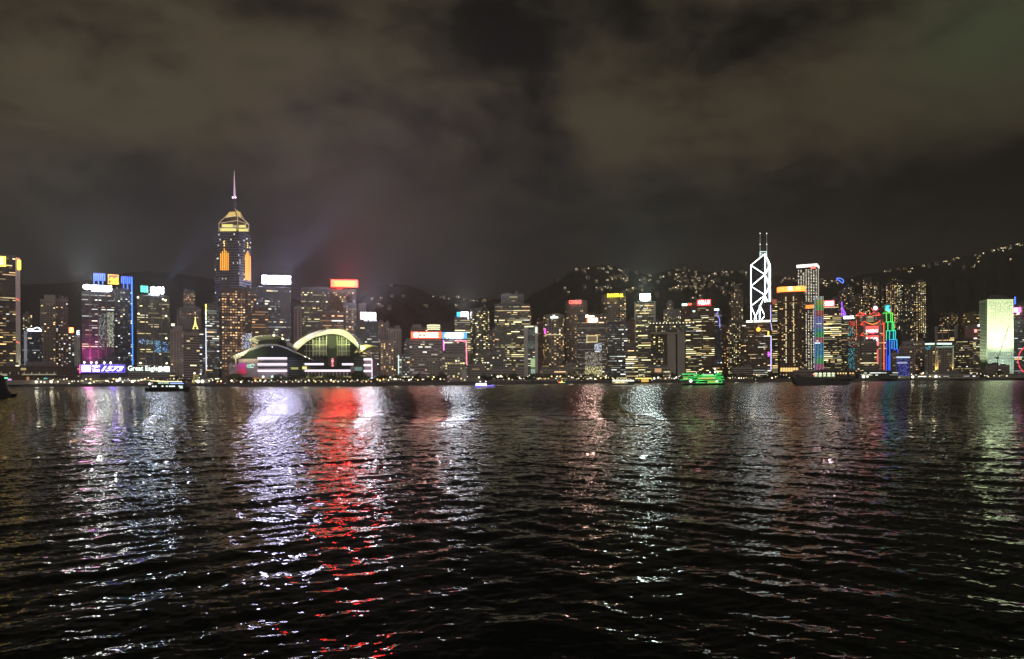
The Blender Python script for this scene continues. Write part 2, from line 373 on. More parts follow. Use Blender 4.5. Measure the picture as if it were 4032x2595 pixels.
hillB = Hill('hills', 'rounded dark hill behind the convention centre with few lights', [(1180,1260),(1300,1230),(1380,1192),(1440,1160),(1490,1128),(1530,1119),(1600,1122),(1650,1138),(1690,1160),(1760,1172),(1860,1176),(1960,1178),(2060,1190),(2180,1240)], 2150, 2800, HM)
hillC = Hill('hills', 'long dark peak dotted with lit houses behind the towers', [(1880,1245),(1990,1205),(2060,1186),(2120,1146),(2200,1106),(2240,1074),(2300,1056),(2370,1043),(2400,1046),(2500,1072),(2560,1084),(2640,1062),(2680,1055),(2760,1070),(2850,1070),(2930,1066),(3000,1080),(3130,1095),(3300,1100),(3450,1074),(3550,1055),(3700,1030),(3830,1003),(3900,984),(4032,952),(4200,925),(4700,900)], 2000, 2700, HM)

# ------------------------------------------------------------------ towers
STY = {   # floor pitch, column pitch, window w/col, window h/floor, run merging, rib kind
 'office': (4.0, 3.0, .88, .44, True, 'h'), 'grid': (4.0, 4.2, .66, .50, False, 'h'), 'res': (3.3, 4.4, .46, .50, False, 'v'),
 'hotel': (3.5, 4.0, .55, .45, False, 'b'), 'band': (3.9, 4.2, .94, .40, True, 'h'), 'bay': (4.1, 5.0, .8, .5, True, 'v')}
ALLT = {}
def tower(key, name, label, x0, x1, yt, D, wall='dark', sty='office', lit=.14, tint='warm', dep=30, rot=0, shape='box', cap=36, bright=1.3, roof=1, dark=.028,
          notop=0, zb=None, cat='tower', litrange=(0, 1), floors_dim=.5, group=None, seed=None, top_blank=3.0):
    rs = random.Random(seed if seed is not None else hash_(key))
    xc = (x0+x1)/2; base = GZ if zb is None else zb
    u, v = uv(xc, yt); th = math.atan2(u, F); X = u*D/F
    H = CAMZ + v*D/F - base
    Wt = (x1-x0)*D*math.cos(th)/F; r = R(rot)
    w = (Wt-dep*math.sin(abs(r)))/math.cos(r) if shape == 'box' else Wt
    w = max(w, 4)
    uf = dep*math.sin(r)/2 if shape == 'box' else 0
    loc = Vector((X + uf*math.cos(th), D - uf*math.sin(th), base))
    e = empty(name, loc, -th + r, label, cat, group)
    fh, cw, ww, wh, merge, rib = STY[sty]; fh *= rs.uniform(.88, 1.14); cw *= rs.uniform(.82, 1.2); wh *= rs.uniform(.9, 1.15)
    T = dict(e=e, W=w, H=H, D=D, dep=dep, xc=xc, th=th, r=r, uf=uf, base=base, rs=rs)
    def L(px, py, y=-.6):
        uu, vv = uv(px, py); lx = ((uu-uv(xc, py)[0])*D*math.cos(th)/F - uf)/math.cos(r)
        return Vector((lx, y, CAMZ+vv*D/F-base))
    T['L'] = L; T['m'] = D*math.cos(th)/F      # metres per photo pixel
    b = MB()
    if shape == 'round':
        seg = 28; pts = [(w/2*math.cos(2*math.pi*i/seg), dep/2+dep/2*math.sin(2*math.pi*i/seg)) for i in range(seg)]
        b.prism(pts, 0, H)
        if roof: b.prism([(p[0]*1.02, (p[1]-dep/2)*1.02+dep/2) for p in pts], H, H+1.4); b.cyl(w*.1, dep*.5, H+1.4, H+5, w*.18, seg=10)
    else:
        ch = min(w, dep)*.12 if shape == 'cham' else 0
        if ch: b.prism([(-w/2+ch,0),(w/2-ch,0),(w/2,ch),(w/2,dep-ch),(w/2-ch,dep),(-w/2+ch,dep),(-w/2,dep-ch),(-w/2,ch)], 0, H)
        else: b.box(-w/2, w/2, 0, dep, 0, H)
        if roof:
            b.box(-w/2-.3, w/2+.3, -.3, .5, H, H+1.3); b.box(-w/2-.3, w/2+.3, dep-.5, dep+.3, H, H+1.3)
            b.box(-w/2-.3, -w/2+.5, .5, dep-.5, H, H+1.3); b.box(w/2-.5, w/2+.3, .5, dep-.5, H, H+1.3)
    # facade grid
    cols = []
    if shape == 'round':
        n = max(4, int(w*1.3/cw))
        for i in range(n):
            a = math.pi*(-.46+.92*(i+.5)/n); x = w/2*math.sin(a); y = dep/2-dep/2*math.cos(a)
            nx, ny = math.sin(a)/(w/2), -math.cos(a)/(dep/2); rz = math.atan2(nx, -ny); cols.append([(x, y, rz, cw*.95)])
        cols = [[c[0] for c in cols]]
    else:
        n = max(2, int(w/cw)); c_ = w/n; cols = [[(-w/2+c_*(i+.5), 0, 0, c_) for i in range(n)]]
        m_ = max(1, int(dep/cw)); s_ = dep/m_
        cols.append([(-w/2, s_*(i+.5), -math.pi/2, s_) for i in range(m_)]); cols.append([(w/2, s_*(i+.5), math.pi/2, s_) for i in range(m_)])
    nf = max(2, int((H-top_blank-4)/fh)); rib_b = b
    if shape != 'round' and rib in ('h', 'b'):
        for f in range(nf+1):
            z = H-top_blank-f*fh+ .1
            if z < 3: break
            rib_b.box(-w/2-.35, w/2+.35, -.4, 0.0, z-(1-wh)*fh*.42, z)
            rib_b.box(-w/2-.35, -w/2, 0, dep, z-(1-wh)*fh*.42, z); rib_b.box(w/2, w/2+.35, 0, dep, z-(1-wh)*fh*.42, z)
    if shape != 'round' and rib in ('v', 'b'):
        for i in range(0, n+1, 2 if rib == 'v' else 3):
            x = -w/2+c_*i; rib_b.box(x-.45, x+.45, -.9, -.4 if rib == 'b' else 0, 2, H-1)
    if shape == 'round':
        for f in range(0, nf, 1):
            z = H-top_blank-f*fh
            if z < 4: break
            a0 = None; pr = []
            for i in range(15):
                a = math.pi*(-.5+i/14); pr.append(((w/2+.4)*math.sin(a), dep/2-(dep/2+.4)*math.cos(a)))
            nb = len(b.v); b.v += [(p[0], p[1], z-.9) for p in pr]+[(p[0], p[1], z) for p in pr]+[(p[0]*.97, (p[1]-dep/2)*.97+dep/2, z-.9) for p in pr]+[(p[0]*.97, (p[1]-dep/2)*.97+dep/2, z) for p in pr]
            for i in range(14):
                b.f += [(nb+i, nb+i+1, nb+15+i+1, nb+15+i), (nb+15+i, nb+15+i+1, nb+45+i+1, nb+45+i), (nb+i, nb+30+i, nb+30+i+1, nb+i+1)]; b.c += [None]*3
    b.build('body', WALL[wall] if isinstance(wall, str) else wall, e)
    # rooftop plant
    if roof and shape != 'round':
        q = MB(); 
        for k_ in range(rs.randint(2, 4)):
            pw = w*rs.uniform(.12, .36); pd = dep*rs.uniform(.2, .5)+k_*.07; px = rs.uniform(-w/2+pw/2+1, max(-w/2+pw/2+1.1, w/2-pw/2-1)); ph = rs.uniform(2.5, 8) if roof == 1 else roof
            q.box(px-pw/2, px+pw/2, dep*(.2+.05*k_), dep*(.2+.05*k_)+pd, H+.02+k_*.01, H+ph)
            for k in range(3): q.box(px-pw/2+pw*(.2+.25*k), px-pw/2+pw*(.32+.25*k), dep*(.2+.05*k_)-.3, dep*(.2+.05*k_)-.01, H+.8, H+ph-.6)
        if rs.random() < .75: q.cyl(rs.uniform(-w*.3, w*.3), dep*.2, H+.02, H+rs.uniform(6, 14), .25, .1, 5)
        q.build('rooftop_plant', WALL['grey'], e)
    runs = []; st = MB()
    vis = {0: 1.0, 1: (1.0 if rot > 8 else .25), 2: (1.0 if rot < -8 else .25)}
    tc_ = TINT[tint]
    for fi, cl in enumerate(cols):
        colbias = [rs.uniform(.4, 1.6) for _ in cl]
        for f in range(nf):
            z = H-top_blank-f*fh-fh*.5; 
            if z < 3: break
            fl = rs.random(); act = rs.choice([0, .3, .6, 1, 1, 1.6, 2.6]) if merge else rs.uniform(.5, 1.5)
            frac = 1-z/H
            if not (litrange[0] <= frac <= litrange[1]): act *= .15
            cur = None
            for ci, (x, y, rz, c) in enumerate(cl):
                on = rs.random() < lit*act*(1 if merge else colbias[ci])*vis.get(fi, 1)
                if merge and cur is not None and rs.random() < .46: on = True
                if on:
                    if merge and cur is not None and cur[6] < 4: cur[3] += c; cur[0] += (x-cur[7])*.5; cur[1] += (y-cur[8])*.5; cur[7] = x; cur[8] = y; cur[6] += 1
                    else:
                        if cur: runs.append(cur)
                        q_ = rs.random()
                        cur = [x, y, z, c*ww, fh*wh, rz, 1, x, y, (rs.choice(tc_) if rs.random() < .8 else rs.choice(TINT['mix'])), bright*(.22+2.0*q_*q_*q_), fi]
                        if not merge: runs.append(cur); cur = None
                else:
                    if cur: runs.append(cur); cur = None
                    nx, ny = math.sin(rz), -math.cos(rz); tx_, ty_ = math.cos(rz), math.sin(rz); hw = c*ww/2; o_ = .1
                    g_ = rs.random(); gl = dark*(.25+2.6*g_**4) if rs.random() > floors_dim*.25 else dark*(1.5+5*g_); cc = tc_[0]
                    p = (x+nx*o_, y+ny*o_)
                    st.quad((p[0]-tx_*hw, p[1]-ty_*hw, z-fh*wh/2), (p[0]+tx_*hw, p[1]+ty_*hw, z-fh*wh/2), (p[0]+tx_*hw, p[1]+ty_*hw, z+fh*wh/2), (p[0]-tx_*hw, p[1]-ty_*hw, z+fh*wh/2), (cc[0]*gl, cc[1]*gl, cc[2]*gl))
            if cur: runs.append(cur)
    runs.sort(key=lambda q: -(q[3]*q[10]*(1 if q[11] == 0 or vis.get(q[11], 1) > .9 else .02)))
    for q in runs[:cap]:
        window_obj(e, q[0]+math.sin(q[5])*.15, q[1]-math.cos(q[5])*.15, q[2], q[3], q[4]*rs.uniform(.85, 1.0), q[5], q[9], q[10])
    for q in runs[cap:]:
        x, y, z, wd, hh, rz = q[:6]; nx, ny = math.sin(rz), -math.cos(rz); tx_, ty_ = math.cos(rz), math.sin(rz); c3 = tuple(v_*q[10]*.8 for v_ in q[9])
        p = (x+nx*.14, y+ny*.14); st.quad((p[0]-tx_*wd/2, p[1]-ty_*wd/2, z-hh/2), (p[0]+tx_*wd/2, p[1]+ty_*wd/2, z-hh/2), (p[0]+tx_*wd/2, p[1]+ty_*wd/2, z+hh/2), (p[0]-tx_*wd/2, p[1]-ty_*wd/2, z+hh/2), c3)
    if st.v: st.build('facade_glazing', GLOW, e)['kind'] = 'stuff'
    ALLT[key] = T; return T
def hash_(s):
    h = 7
    for c in s: h = (h*131+ord(c)) & 0xffffff
    return h
def panel(T, px0, px1, py0, py1, col, st, name='sign_panel', y=-1.4, thick=1.2, sample=False, parent=None, frame=None, fst=1.0):
    a = T['L'](px0, py1, y); b_ = T['L'](px1, py0, y); m = MB(); m.box(a.x, b_.x, y, y+thick, a.z, b_.z)
    o = m.build(name, em(col, st, sample), parent or T['e'])
    if frame:
        q = MB(); t = max(.5, T['m']*1.6)
        for bb in ((a.x-t, b_.x+t, a.z-t, a.z), (a.x-t, b_.x+t, b_.z, b_.z+t), (a.x-t, a.x, a.z, b_.z), (b_.x, b_.x+t, a.z, b_.z)): q.box(bb[0], bb[1], y-.2, y+thick, bb[2], bb[3])
        q.build('sign_border', em(frame, fst), o)
    return o
def sign_text(T, s, px0, px1, py0, py1, col, st, y=-2.1, shear=0, bold=.02, parent=None, name='lettering'):
    a = T['L'](px0, py1, y); b_ = T['L'](px1, py0, y)
    return text_obj(s, abs(b_.x-a.x), abs(b_.z-a.z), em(col, st), parent or T['e'], ((a.x+b_.x)/2, y, (a.z+b_.z)/2), depth=.8, shear=shear, bold=bold, name=name)
def strip(T, pts, r, col, st, name='light_strip', y=-1.0, sample=False, sub=None):
    m = MB()
    for (a, b_) in zip(pts, pts[1:]): m.tube(T['L'](a[0], a[1], y), T['L'](b_[0], b_[1], y), r)
    return m.build(name, em(col, st, sample), sub or T['e'])
def struts(T, px0, px1, py0, py1, n=4):
    m = MB()
    for i in range(n):
        x = px0+(px1-px0)*(i+.5)/n; a = T['L'](x, py1+1, 1.5); b_ = T['L'](x, py0+1, .2); m.tube(a, b_, .3); m.tube((a.x, a.y+6, a.z), b_, .25)
    m.build('sign_support', STEEL, T['e'])
# ================================================================== the skyline, from one end of the harbour to the other
OT, AT, HT = 'office_tower', 'apartment_tower', 'hotel_tower'
WS = (1.0, 1.0, 1.0)
# ---- far left
t = tower('sign_s', OT, 'tall dark tower cut by the frame edge, gold square sign at its top', -70, 62, 1004, 1290, 'dark', 'band', .22, 'warm', dep=34, cap=60, bright=1.5)
panel(t, -18, 21, 1010, 1047, (1.0,.62,.05), 3.0, frame=(1,.75,.1), fst=4); sign_text(t, 'S', -8, 15, 1014, 1042, (1,.8,.15), 9)
m = MB(); a = t['L'](61, 1010, -1); b = t['L'](80, 1010, -1); m.box(a.x, b.x, -2, 26, 0, a.z); m.build('corner_pier', WALL['white'], t['e'])
panel(t, 69, 83, 1019, 1057, (1.0,.66,.05), 5, y=-3.4, name='gold_sign', sample=True)
spot(Vector(t['e'].matrix_basis @ Vector((b.x-3, -16, 2))), t['e'].matrix_basis @ Vector((b.x-3, 0, 60)), (1,.95,.55), 90000, 50)
for z_ in (1012, 1175, 1345):
    mm = MB(); p_ = t['L'](66, z_, -3); mm.ball(p_.x, -3, p_.z, .8); p_ = t['L'](73, z_+3, -3); mm.ball(p_.x, -3, p_.z, .7); mm.build('red_beacon', em((1,.12,.06), 4), t['e'])
tower('l2', AT, 'narrow far tower with gold lit windows behind the white cloud sign', 88, 128, 1236, 1760, 'dark', 'res', .34, 'yellow', dep=30, cap=30, bright=2.0)
t = tower('cloud', OT, 'low glass tower topped by a white neon cloud outline', 86, 164, 1302, 1330, 'glass', 'office', .09, 'cool', dep=26, cap=24, bright=1.0)
m = MB(); pts = [(109,1303),(109,1297),(118,1294),(128,1296),(136,1293),(143,1289),(152,1289),(156,1294),(163,1297),(162,1303),(109,1303)]
for a, b in zip(pts, pts[1:]): m.tube(t['L'](*a), t['L'](*b), .75)
m.build('cloud_sign', em((.8,.86,1), 5), t['e'])
m = MB(); a = t['L'](94, 1300); b = t['L'](106, 1300); m.box(a.x, b.x, -1.4, 0, 8, a.z-2); m.build('lit_glass_fin', em((.5,.55,.65), .30), t['e'])
t = tower('l4', AT, 'tan residential tower with a pale rooftop crown block', 159, 219, 1181, 1480, 'tan', 'res', .12, 'warm', dep=22, cap=36, bright=1.6, dark=.004)
m = MB(); a = t['L'](174, 1160, 4); b = t['L'](218, 1181, 4); m.box(a.x, b.x, 2, 18, b.z, a.z); m.build('crown_block', WALL['tan'], t['e'])
tower('l5', AT, 'brownish residential slab with many small lit windows, beside the tan tower', 219, 268, 1180, 1520, 'pink', 'res', .2, 'mix', dep=20, cap=44, bright=1.4, dark=.004)
t = tower('redlamp', AT, 'slim apartment tower with a glowing red lamp on its roof', 267, 295, 1315, 1380, 'dark', 'res', .4, 'white', dep=16, cap=30, bright=1.6)
panel(t, 273, 288, 1291, 1309, (1.0,.55,.1), 6, name='red_roof_lamp', sample=True, frame=(1,.08,.03), fst=8)
t = tower('esign', OT, 'slim white tower with a small pale letter E sign at its top', 294, 315, 1322, 1340, 'white', 'res', .05, 'white', dep=14, cap=10)
sign_text(t, 'E', 302, 314, 1301, 1318, (.75,.9,1), 3, y=-1.5)
# ---- towers with white and blue signs
t = tower('bluetop', OT, 'tall tower outlined in blue neon with a square orange sign on its roof', 372, 523, 1140, 1360, 'glass', 'grid', .26, 'cool', dep=36, cap=70, bright=1.4)
for xa, xb, ya, n, long_ in ((371, 413, 1081, 6, (0,2,4)), (479, 519, 1087, 6, (1,3,5))):
    bk = MB(); a = t['L'](xa, ya+28, .4); b = t['L'](xb, ya, .4); bk.box(a.x, b.x, .3, 2.5, a.z, b.z); sc_ = bk.build('blue_screen', em((.02,.06,.9), .75), t['e'])
    for i in range(n):
        x = xa+(xb-xa)*i/(n-1); y2 = ya+(45 if i in long_ else 27)
        if i in (3,) and xa > 400: y2 = ya+50
        strip(t, [(x, ya), (x, y2)], .8, (.05,.17,1), 2.4, name='blue_neon_tube')
    strip(t, [(xa, ya), (xb, ya)], .7, (.04,.08,1), 1.6, name='blue_neon_tube')
strip(t, [(520, 1087), (521.5, 1436)], 1.0, (.03,.22,1), 2.6, name='blue_edge_light', sample=True)
o = panel(t, 427, 465, 1083, 1118, (.55,.10,.02), 1.0, y=-.8, name='orange_sign', frame=(1,.55,.06), fst=3.5)
m = MB(); zz = [(434,1104),(440,1095),(446,1103),(451,1106),(457,1096),(463,1098)]
for a, b in zip(zz, zz[1:]): m.tube(t['L'](*a, -2.4), t['L'](*b, -2.4), 1.6)
zz = [(438,1115),(446,1106),(451,1112),(459,1105),(463,1115),(438,1115)]
for a, b in zip(zz, zz[1:]): m.tube(t['L'](*a, -2.4), t['L'](*b, -2.4), 1.6)
m.build('orange_mark', em((1,.72,.02), 3.5), o); struts(t, 427, 465, 1118, 1140, 3); struts(t, 373, 412, 1118, 1140, 3); struts(t, 480, 518, 1118, 1140, 3)
t = tower('whitesign', OT, 'broad glass tower under blazing white rooftop letters beside the blue neon tower', 322, 450, 1152, 1270, 'glass', 'band', .20, 'white', dep=36, cap=70, bright=1.2, litrange=(0, .55))
a = [(328,1122,1145,.5)]
m = MB()
for (x0_, x1_, y0_, y1_) in ((327,361,1121,1144),): 
    p0 = t['L'](x0_, y1_); p1 = t['L'](x1_, y0_); cx_ = (p0.x+p1.x)/2; cz_ = (p0.z+p1.z)/2
    m.ball(cx_, -1.5, cz_, (p1.x-p0.x)/2, 16, 8, sz=.68)
m.build('round_emblem', em((1,1,.93), 24, True), t['e'])
sign_text(t, '中國建築', 362, 440, 1123, 1145, (1,1,.95), 20, bold=.05, name='white_lettering')
panel(t, 362, 440, 1124, 1144, (1,1,.95), 46, y=-1.2, name='glowing_backplate', sample=True); struts(t, 330, 440, 1146, 1152, 6)
for x in (353, 386, 418):
    m = MB(); p = t['L'](x, 1155); m.box(p.x-1, p.x+1, -.9, 0, 4, p.z-2); m.build('dark_pier', STEEL, t['e'])
led = random.Random(11)
def led_patch(T, px0, px1, py0, py1, cols, n, st, name='led_screen'):
    m = MB()
    a = T['L'](px0, py1, -.7); b = T['L'](px1, py0, -.7); nx = max(3, int((px1-px0)/3)); nz = max(3, int((py1-py0)/4))
    for i in range(nx):
        for j in range(nz):
            if led.random() < n:
                x0_ = a.x+(b.x-a.x)*i/nx; z0_ = a.z+(b.z-a.z)*j/nz; c = led.choice(cols); s_ = st*led.uniform(.2, 1.6)
                m.box(x0_, x0_+(b.x-a.x)/nx*.8, -.8, -.5, z0_, z0_+(b.z-a.z)/nz*led.uniform(.5, .9), tuple(v_*s_ for v_ in c))
    m.box(a.x, b.x, -.5, -.42, a.z, b.z, tuple(v_*.04*st for v_ in cols[0])); o = m.build(name, GLOW, T['e']); return o
led_patch(t, 390, 416, 1236, 1365, [(.8,1,.85),(.7,.8,.9)], .45, .5); led_patch(t, 421, 447, 1228, 1365, [(.85,1,.6),(1,1,.7),(.7,.9,.8)], .7, .7)
t = tower('greenbars', OT, 'glass tower with green bar emblem and two white characters on the roof', 540, 668, 1168, 1290, 'dark', 'band', .15, 'yellow', dep=36, cap=60, bright=1.3)
for k in range(3):
    panel(t, 555+k*10, 562.5+k*10, 1128, 1152, (.1,.95,.6), 3.5, name='green_bar', y=-1.5, sample=(k == 1))
sign_text(t, '宝利', 592, 645, 1128, 1157, (1,1,1), 22, bold=.06, name='white_lettering'); panel(t, 594, 643, 1132, 1154, (.75,.82,1), 46, y=-1.0, name='glowing_backplate', sample=True)
struts(t, 555, 645, 1156, 1168, 6)
for x in (572, 604, 636):
    m = MB(); p = t['L'](x, 1172); m.box(p.x-1.1, p.x+1.1, -1.0, 0, 4, p.z-2); m.build('dark_pier', STEEL, t['e'])
led_patch(t, 546, 570, 1335, 1356, [(.15,.3,1),(.6,.8,1)], .6, 1.0); led_patch(t, 576, 602, 1337, 1358, [(.5,.8,.8)], .8, .6)
led_patch(t, 607, 633, 1338, 1390, [(.2,.5,1),(.4,.8,1)], .7, .8); led_patch(t, 639, 662, 1345, 1386, [(.2,.4,1),(.3,.7,1)], .5, .9); led_patch(t, 576, 660, 1395, 1430, [(.6,.65,.6)], .4, .15)
for (x, y) in ((544,1174),(642,1177),(652,1181),(546,1238),(654,1243),(654,1331),(552,1430),(655,1430)):
    p = t['L'](x, y, -1.6); m = MB(); m.ball(p.x, -1.8, p.z, 1.5); m.build('wall_lamp', em((1,.95,.5), 5), t['e'])
tower('far_orange', AT, 'far tower with orange windows rising from a stepped base', 722, 768, 1150, 1720, 'dark', 'grid', .5, 'orange', dep=30, cap=50, bright=.8)
tower('far_orange_base', AT, 'wide stepped block at the foot of the far orange windowed tower', 706, 792, 1214, 1700, 'dark', 'grid', .3, 'orange', dep=30, cap=30, bright=.6, litrange=(0,.14))
t = tower('eiffel', OT, 'dark block with a gold neon spire ornament on its roof', 716, 802, 1298, 1420, 'dark', 'office', .16, 'cool', dep=26, cap=30, bright=1.5)
sp = empty('neon_spire', (0,0,0), 0, 'small gold neon lattice spire standing on the dark block by the striped tower', 'neon ornament')
m = MB(); g_ = lambda x, y: P(x, y, 1425)
for a, b in (((769,1256),(767,1275)),((769,1256),(771,1275)),((767,1275),(759,1297)),((771,1275),(780,1297)),((763,1285),(775,1285)),((764,1278),(774,1278)),((757,1297),(765,1293)),((781,1297),(773,1293)),((769,1248),(769,1258))): m.tube(g_(*a), g_(*b), .7)
m.build('gold_neon', em((1,.82,.2), 2.6), sp)
t = tower('l12', AT, 'pinkish apartment tower with a thin rooftop mast, beside the striped tower', 671, 718, 1298, 1300, 'pink', 'res', .07, 'warm', dep=22, cap=20, bright=1.0)
m = MB(); m.tube(t['L'](700, 1298, 8), t['L'](700, 1212, 8), .8, r2=.3); m.build('mast', METAL_L, t['e'])
panel(t, 674, 688, 1274, 1284, (1,.95,.7), 1.6, name='lit_rooftop_room', y=2)
m = MB(); p = t['L'](700,1283,3); m.box(p.x-8, p.x+8, 2, 16, t['H'], p.z); m.build('rooftop_block', WALL['pink'], t['e'])
tower('striped', OT, 'pinkish brown tower with dark horizontal stripes and few lit windows', 714, 786, 1312, 1230, 'pink', 'band', .10, 'yellow', dep=30, rot=6, cap=30, bright=1.5, dark=.003)
tower('l13b', AT, 'narrow grey tower with pale windows behind the striped tower', 784, 812, 1340, 1330, 'grey', 'grid', .28, 'cool', dep=20, cap=24, bright=1.2)
t = tower('whiteline', OT, 'dark tower edged by a vertical white light line', 808, 862, 1197, 1300, 'olive', 'office', .28, 'white', dep=30, cap=50, bright=1.0)
for y0_, y1_, c, s_ in ((1200,1212,(1,.9,.1),5),(1217,1226,(1,.95,.3),4),(1228,1244,(1,1,.6),3),(1247,1262,(.9,1,.8),2),(1265,1275,(.9,1,.9),2),(1292,1456,(.8,.85,1),1.4)): strip(t, [(810,y0_),(811,y1_)], 1.0, c, s_, name='edge_light')
# ---- towers around the tallest spire
tower('hill_left_a', OT, 'grey slab tower behind the convention centre with scattered pale windows', 1008, 1060, 1216, 1420, 'dark', 'grid', .35, 'orange', dep=26, cap=40, bright=1.1)
tower('orange_tower', OT, 'broad tower full of warm orange lit windows below the tallest spire', 872, 966, 1136, 1215, 'brown', 'grid', .62, 'orange', dep=34, cap=100, bright=1.05, litrange=(.05, .82), dark=.03)
led_patch(ALLT['orange_tower'], 952, 975, 1318, 1374, [(.8,.82,1),(.7,.75,1)], .7, .9); t = tower('orange_wing', OT, 'stepped orange windowed wing joined beside the orange tower', 964, 1010, 1139, 1235, 'dark', 'grid', .40, 'orange', dep=30, cap=60, bright=.9)
led_patch(t, 966, 1004, 1312, 1374, [(.8,.82,1),(.75,.8,1),(.9,.9,1)], .7, 1.0); tower('orange_low', OT, 'lower orange windowed block above the convention centre roof', 992, 1056, 1216, 1180, 'brown', 'band', .5, 'orange', dep=24, cap=60, bright=1.1)
t = tower('whiteboard', OT, 'blue tinted tower under the large blazing white rooftop billboard', 1010, 1146, 1134, 1300, 'glass', 'office', .15, 'cool', dep=36, cap=60, bright=1.0)
led_patch(t, 1101, 1143, 1170, 1256, [(.5,.42,.45)], .95, .09, 'lit_grid_wall')
o = panel(t, 1033, 1144, 1086, 1118, (.74,.70,1.0), 78, name='white_billboard', sample=True, frame=(.6,.65,1), fst=3); struts(t, 1040, 1140, 1120, 1134, 6)
sign_text(t, '新 鴻 基', 1052, 1122, 1100, 1110, (.80,.82,.95), .9, bold=-.01, parent=t['e'])
t = tower('pale_slot', AT, 'slim pale pinkish tower with a column of small dark openings', 1158, 1187, 1209, 1200, 'pink', 'res', .0, 'warm', dep=20, cap=1, dark=.002)
m = MB(); 
for k in range(15): p = t['L'](1164, 1222+k*8.3, -.25); m.box(p.x-.9, p.x+.9, -.25, .02, p.z-1, p.z+1)
m.build('window_slots', mat('black opening', (.01,.01,.01), .5), t['e'])
tower('louver', OT, 'broad dark tower with a louvred edge and scattered gold windows', 1184, 1296, 1133, 1290, 'dark', 'office', .20, 'yellow', dep=36, cap=70, bright=1.3)
t = tower('redsign', OT, 'tower carrying the large glowing red and gold rooftop billboard', 1262, 1402, 1142, 1340, 'brown', 'grid', .16, 'warm', dep=40, cap=50, bright=1.1)
o = panel(t, 1304, 1408, 1102, 1130, (1.0,.011,.003), 52, name='red_billboard', sample=True, frame=(1,.015,.01), fst=5)
sign_text(t, '交通银行', 1318, 1396, 1107, 1126, (1,.62,.06), 4, bold=.02, parent=t['e']); struts(t, 1310, 1400, 1132, 1142, 6)
tower('gold_front', OT, 'squat tower with rows of gold windows below the red billboard', 1259, 1352, 1232, 1240, 'brown', 'band', .50, 'orange', dep=28, cap=70, bright=1.2)
tower('gold_side', AT, 'slim tower with dense warm windows beside the gold windowed block', 1350, 1404, 1196, 1290, 'dark', 'grid', .5, 'orange', dep=26, cap=70, bright=.9)
tower('behind_red', AT, 'far narrow tower just beyond the red billboard tower', 1412, 1440, 1196, 1700, 'grey', 'res', .08, 'warm', dep=24, cap=10)
t = tower('smallwhite', OT, 'shorter glass tower with a square blazing white rooftop sign', 1400, 1490, 1268, 1200, 'glass', 'office', .20, 'cool', dep=30, cap=50, bright=.9)
panel(t, 1421, 1479, 1231, 1256, (.9,.88,1), 42, name='white_billboard', sample=True, frame=(.8,.75,.7), fst=2); struts(t, 1425, 1476, 1257, 1268, 4)
tower('grey_res', AT, 'grey apartment tower beside the square white sign', 1488, 1532, 1272, 1420, 'grey', 'res', .12, 'warm', dep=24, cap=24, bright=1.4)
tower('tan_res', AT, 'light grey apartment block with bright corner windows', 1528, 1580, 1297, 1400, 'tan', 'res', .14, 'warm', dep=24, cap=30, bright=1.3, dark=.003)
tower('front_slab', AT, 'front apartment tower framed by blank brown side walls', 1498, 1550, 1344, 1210, 'pink', 'res', .45, 'warm', dep=22, cap=70, bright=1.1)
t = tower('lineblock', OT, 'small dark office block edged with a pale vertical light', 1568, 1622, 1396, 1230, 'grey', 'office', .45, 'white', dep=22, cap=40, bright=1.3)
strip(t, [(1569,1398),(1569,1478)], .9, (.8,1,.95), 1.2, name='edge_light')
tower('slim_mid', OT, 'slim grey block with pale windows left of the red character sign', 1592, 1620, 1347, 1330, 'grey', 'grid', .3, 'white', dep=20, cap=24, bright=1.2)
# ---- red and blue signs
tower('round_top', OT, 'brown tower behind the red character sign topped by a lit drum', 1618, 1740, 1292, 1400, 'brown', 'grid', .05, 'warm', dep=34, cap=12)
dr = MB(); c_ = P(1707, 1300, 1405); rr_ = 26*1405/F
for k in range(3): dr.cyl(c_.x, c_.y, c_.z+k*3.7, c_.z+k*3.7+2.4, rr_, seg=24)
dd_ = empty('lit_drum', (0,0,0), 0, 'round rooftop drum with three stacked bands of pale yellow light', 'rooftop drum'); dr.build('light_band', em((.95,.95,.55), 1.4), dd_)
d2 = MB(); d2.cyl(c_.x, c_.y, GZ, c_.z+11, rr_*.94, seg=24); d2.build('drum_wall', WALL['dark'], dd_)
t = tower('redchar', OT, 'wide office building under the red sign with white emblem and characters', 1613, 1740, 1334, 1205, 'pink', 'office', .16, 'white', dep=34, cap=60, bright=.9, dark=.02)
o = panel(t, 1620, 1738, 1308, 1331, (1.0,.07,.02), 5.0, name='red_sign', sample=True, frame=(1,.12,.06), fst=2.2)
m = MB(); p = t['L'](1638.5, 1319.5, -1.9); m.ball(p.x, -1.9, p.z, 4.4, 14, 8); m.build('round_emblem', em((1,.8,.75), 5), t['e'])
sign_text(t, '工银亚', 1651, 1726, 1309, 1330, (1,.82,.72), 7, bold=.03)
t = tower('bluechar', OT, 'office building under the blue sign with white characters and pink neon edge', 1741, 1840, 1337, 1215, 'grey', 'office', .14, 'white', dep=34, cap=40, bright=.9, dark=.02)
o = panel(t, 1744, 1836, 1310, 1331, (.03,.22,.95), 2.6, name='blue_sign', sample=True, frame=(.05,.35,1), fst=3)
sign_text(t, '中國銀行', 1754, 1825, 1310, 1332, (.95,.97,1), 36, bold=.05)
strip(t, [(1747,1341),(1747,1380)], .9, (1,.25,.75), 2.4, name='magenta_neon'); strip(t, [(1790,1342),(1836,1342),(1837,1436)], .9, (1,.22,.28), 2.6, name='red_neon', sample=True)
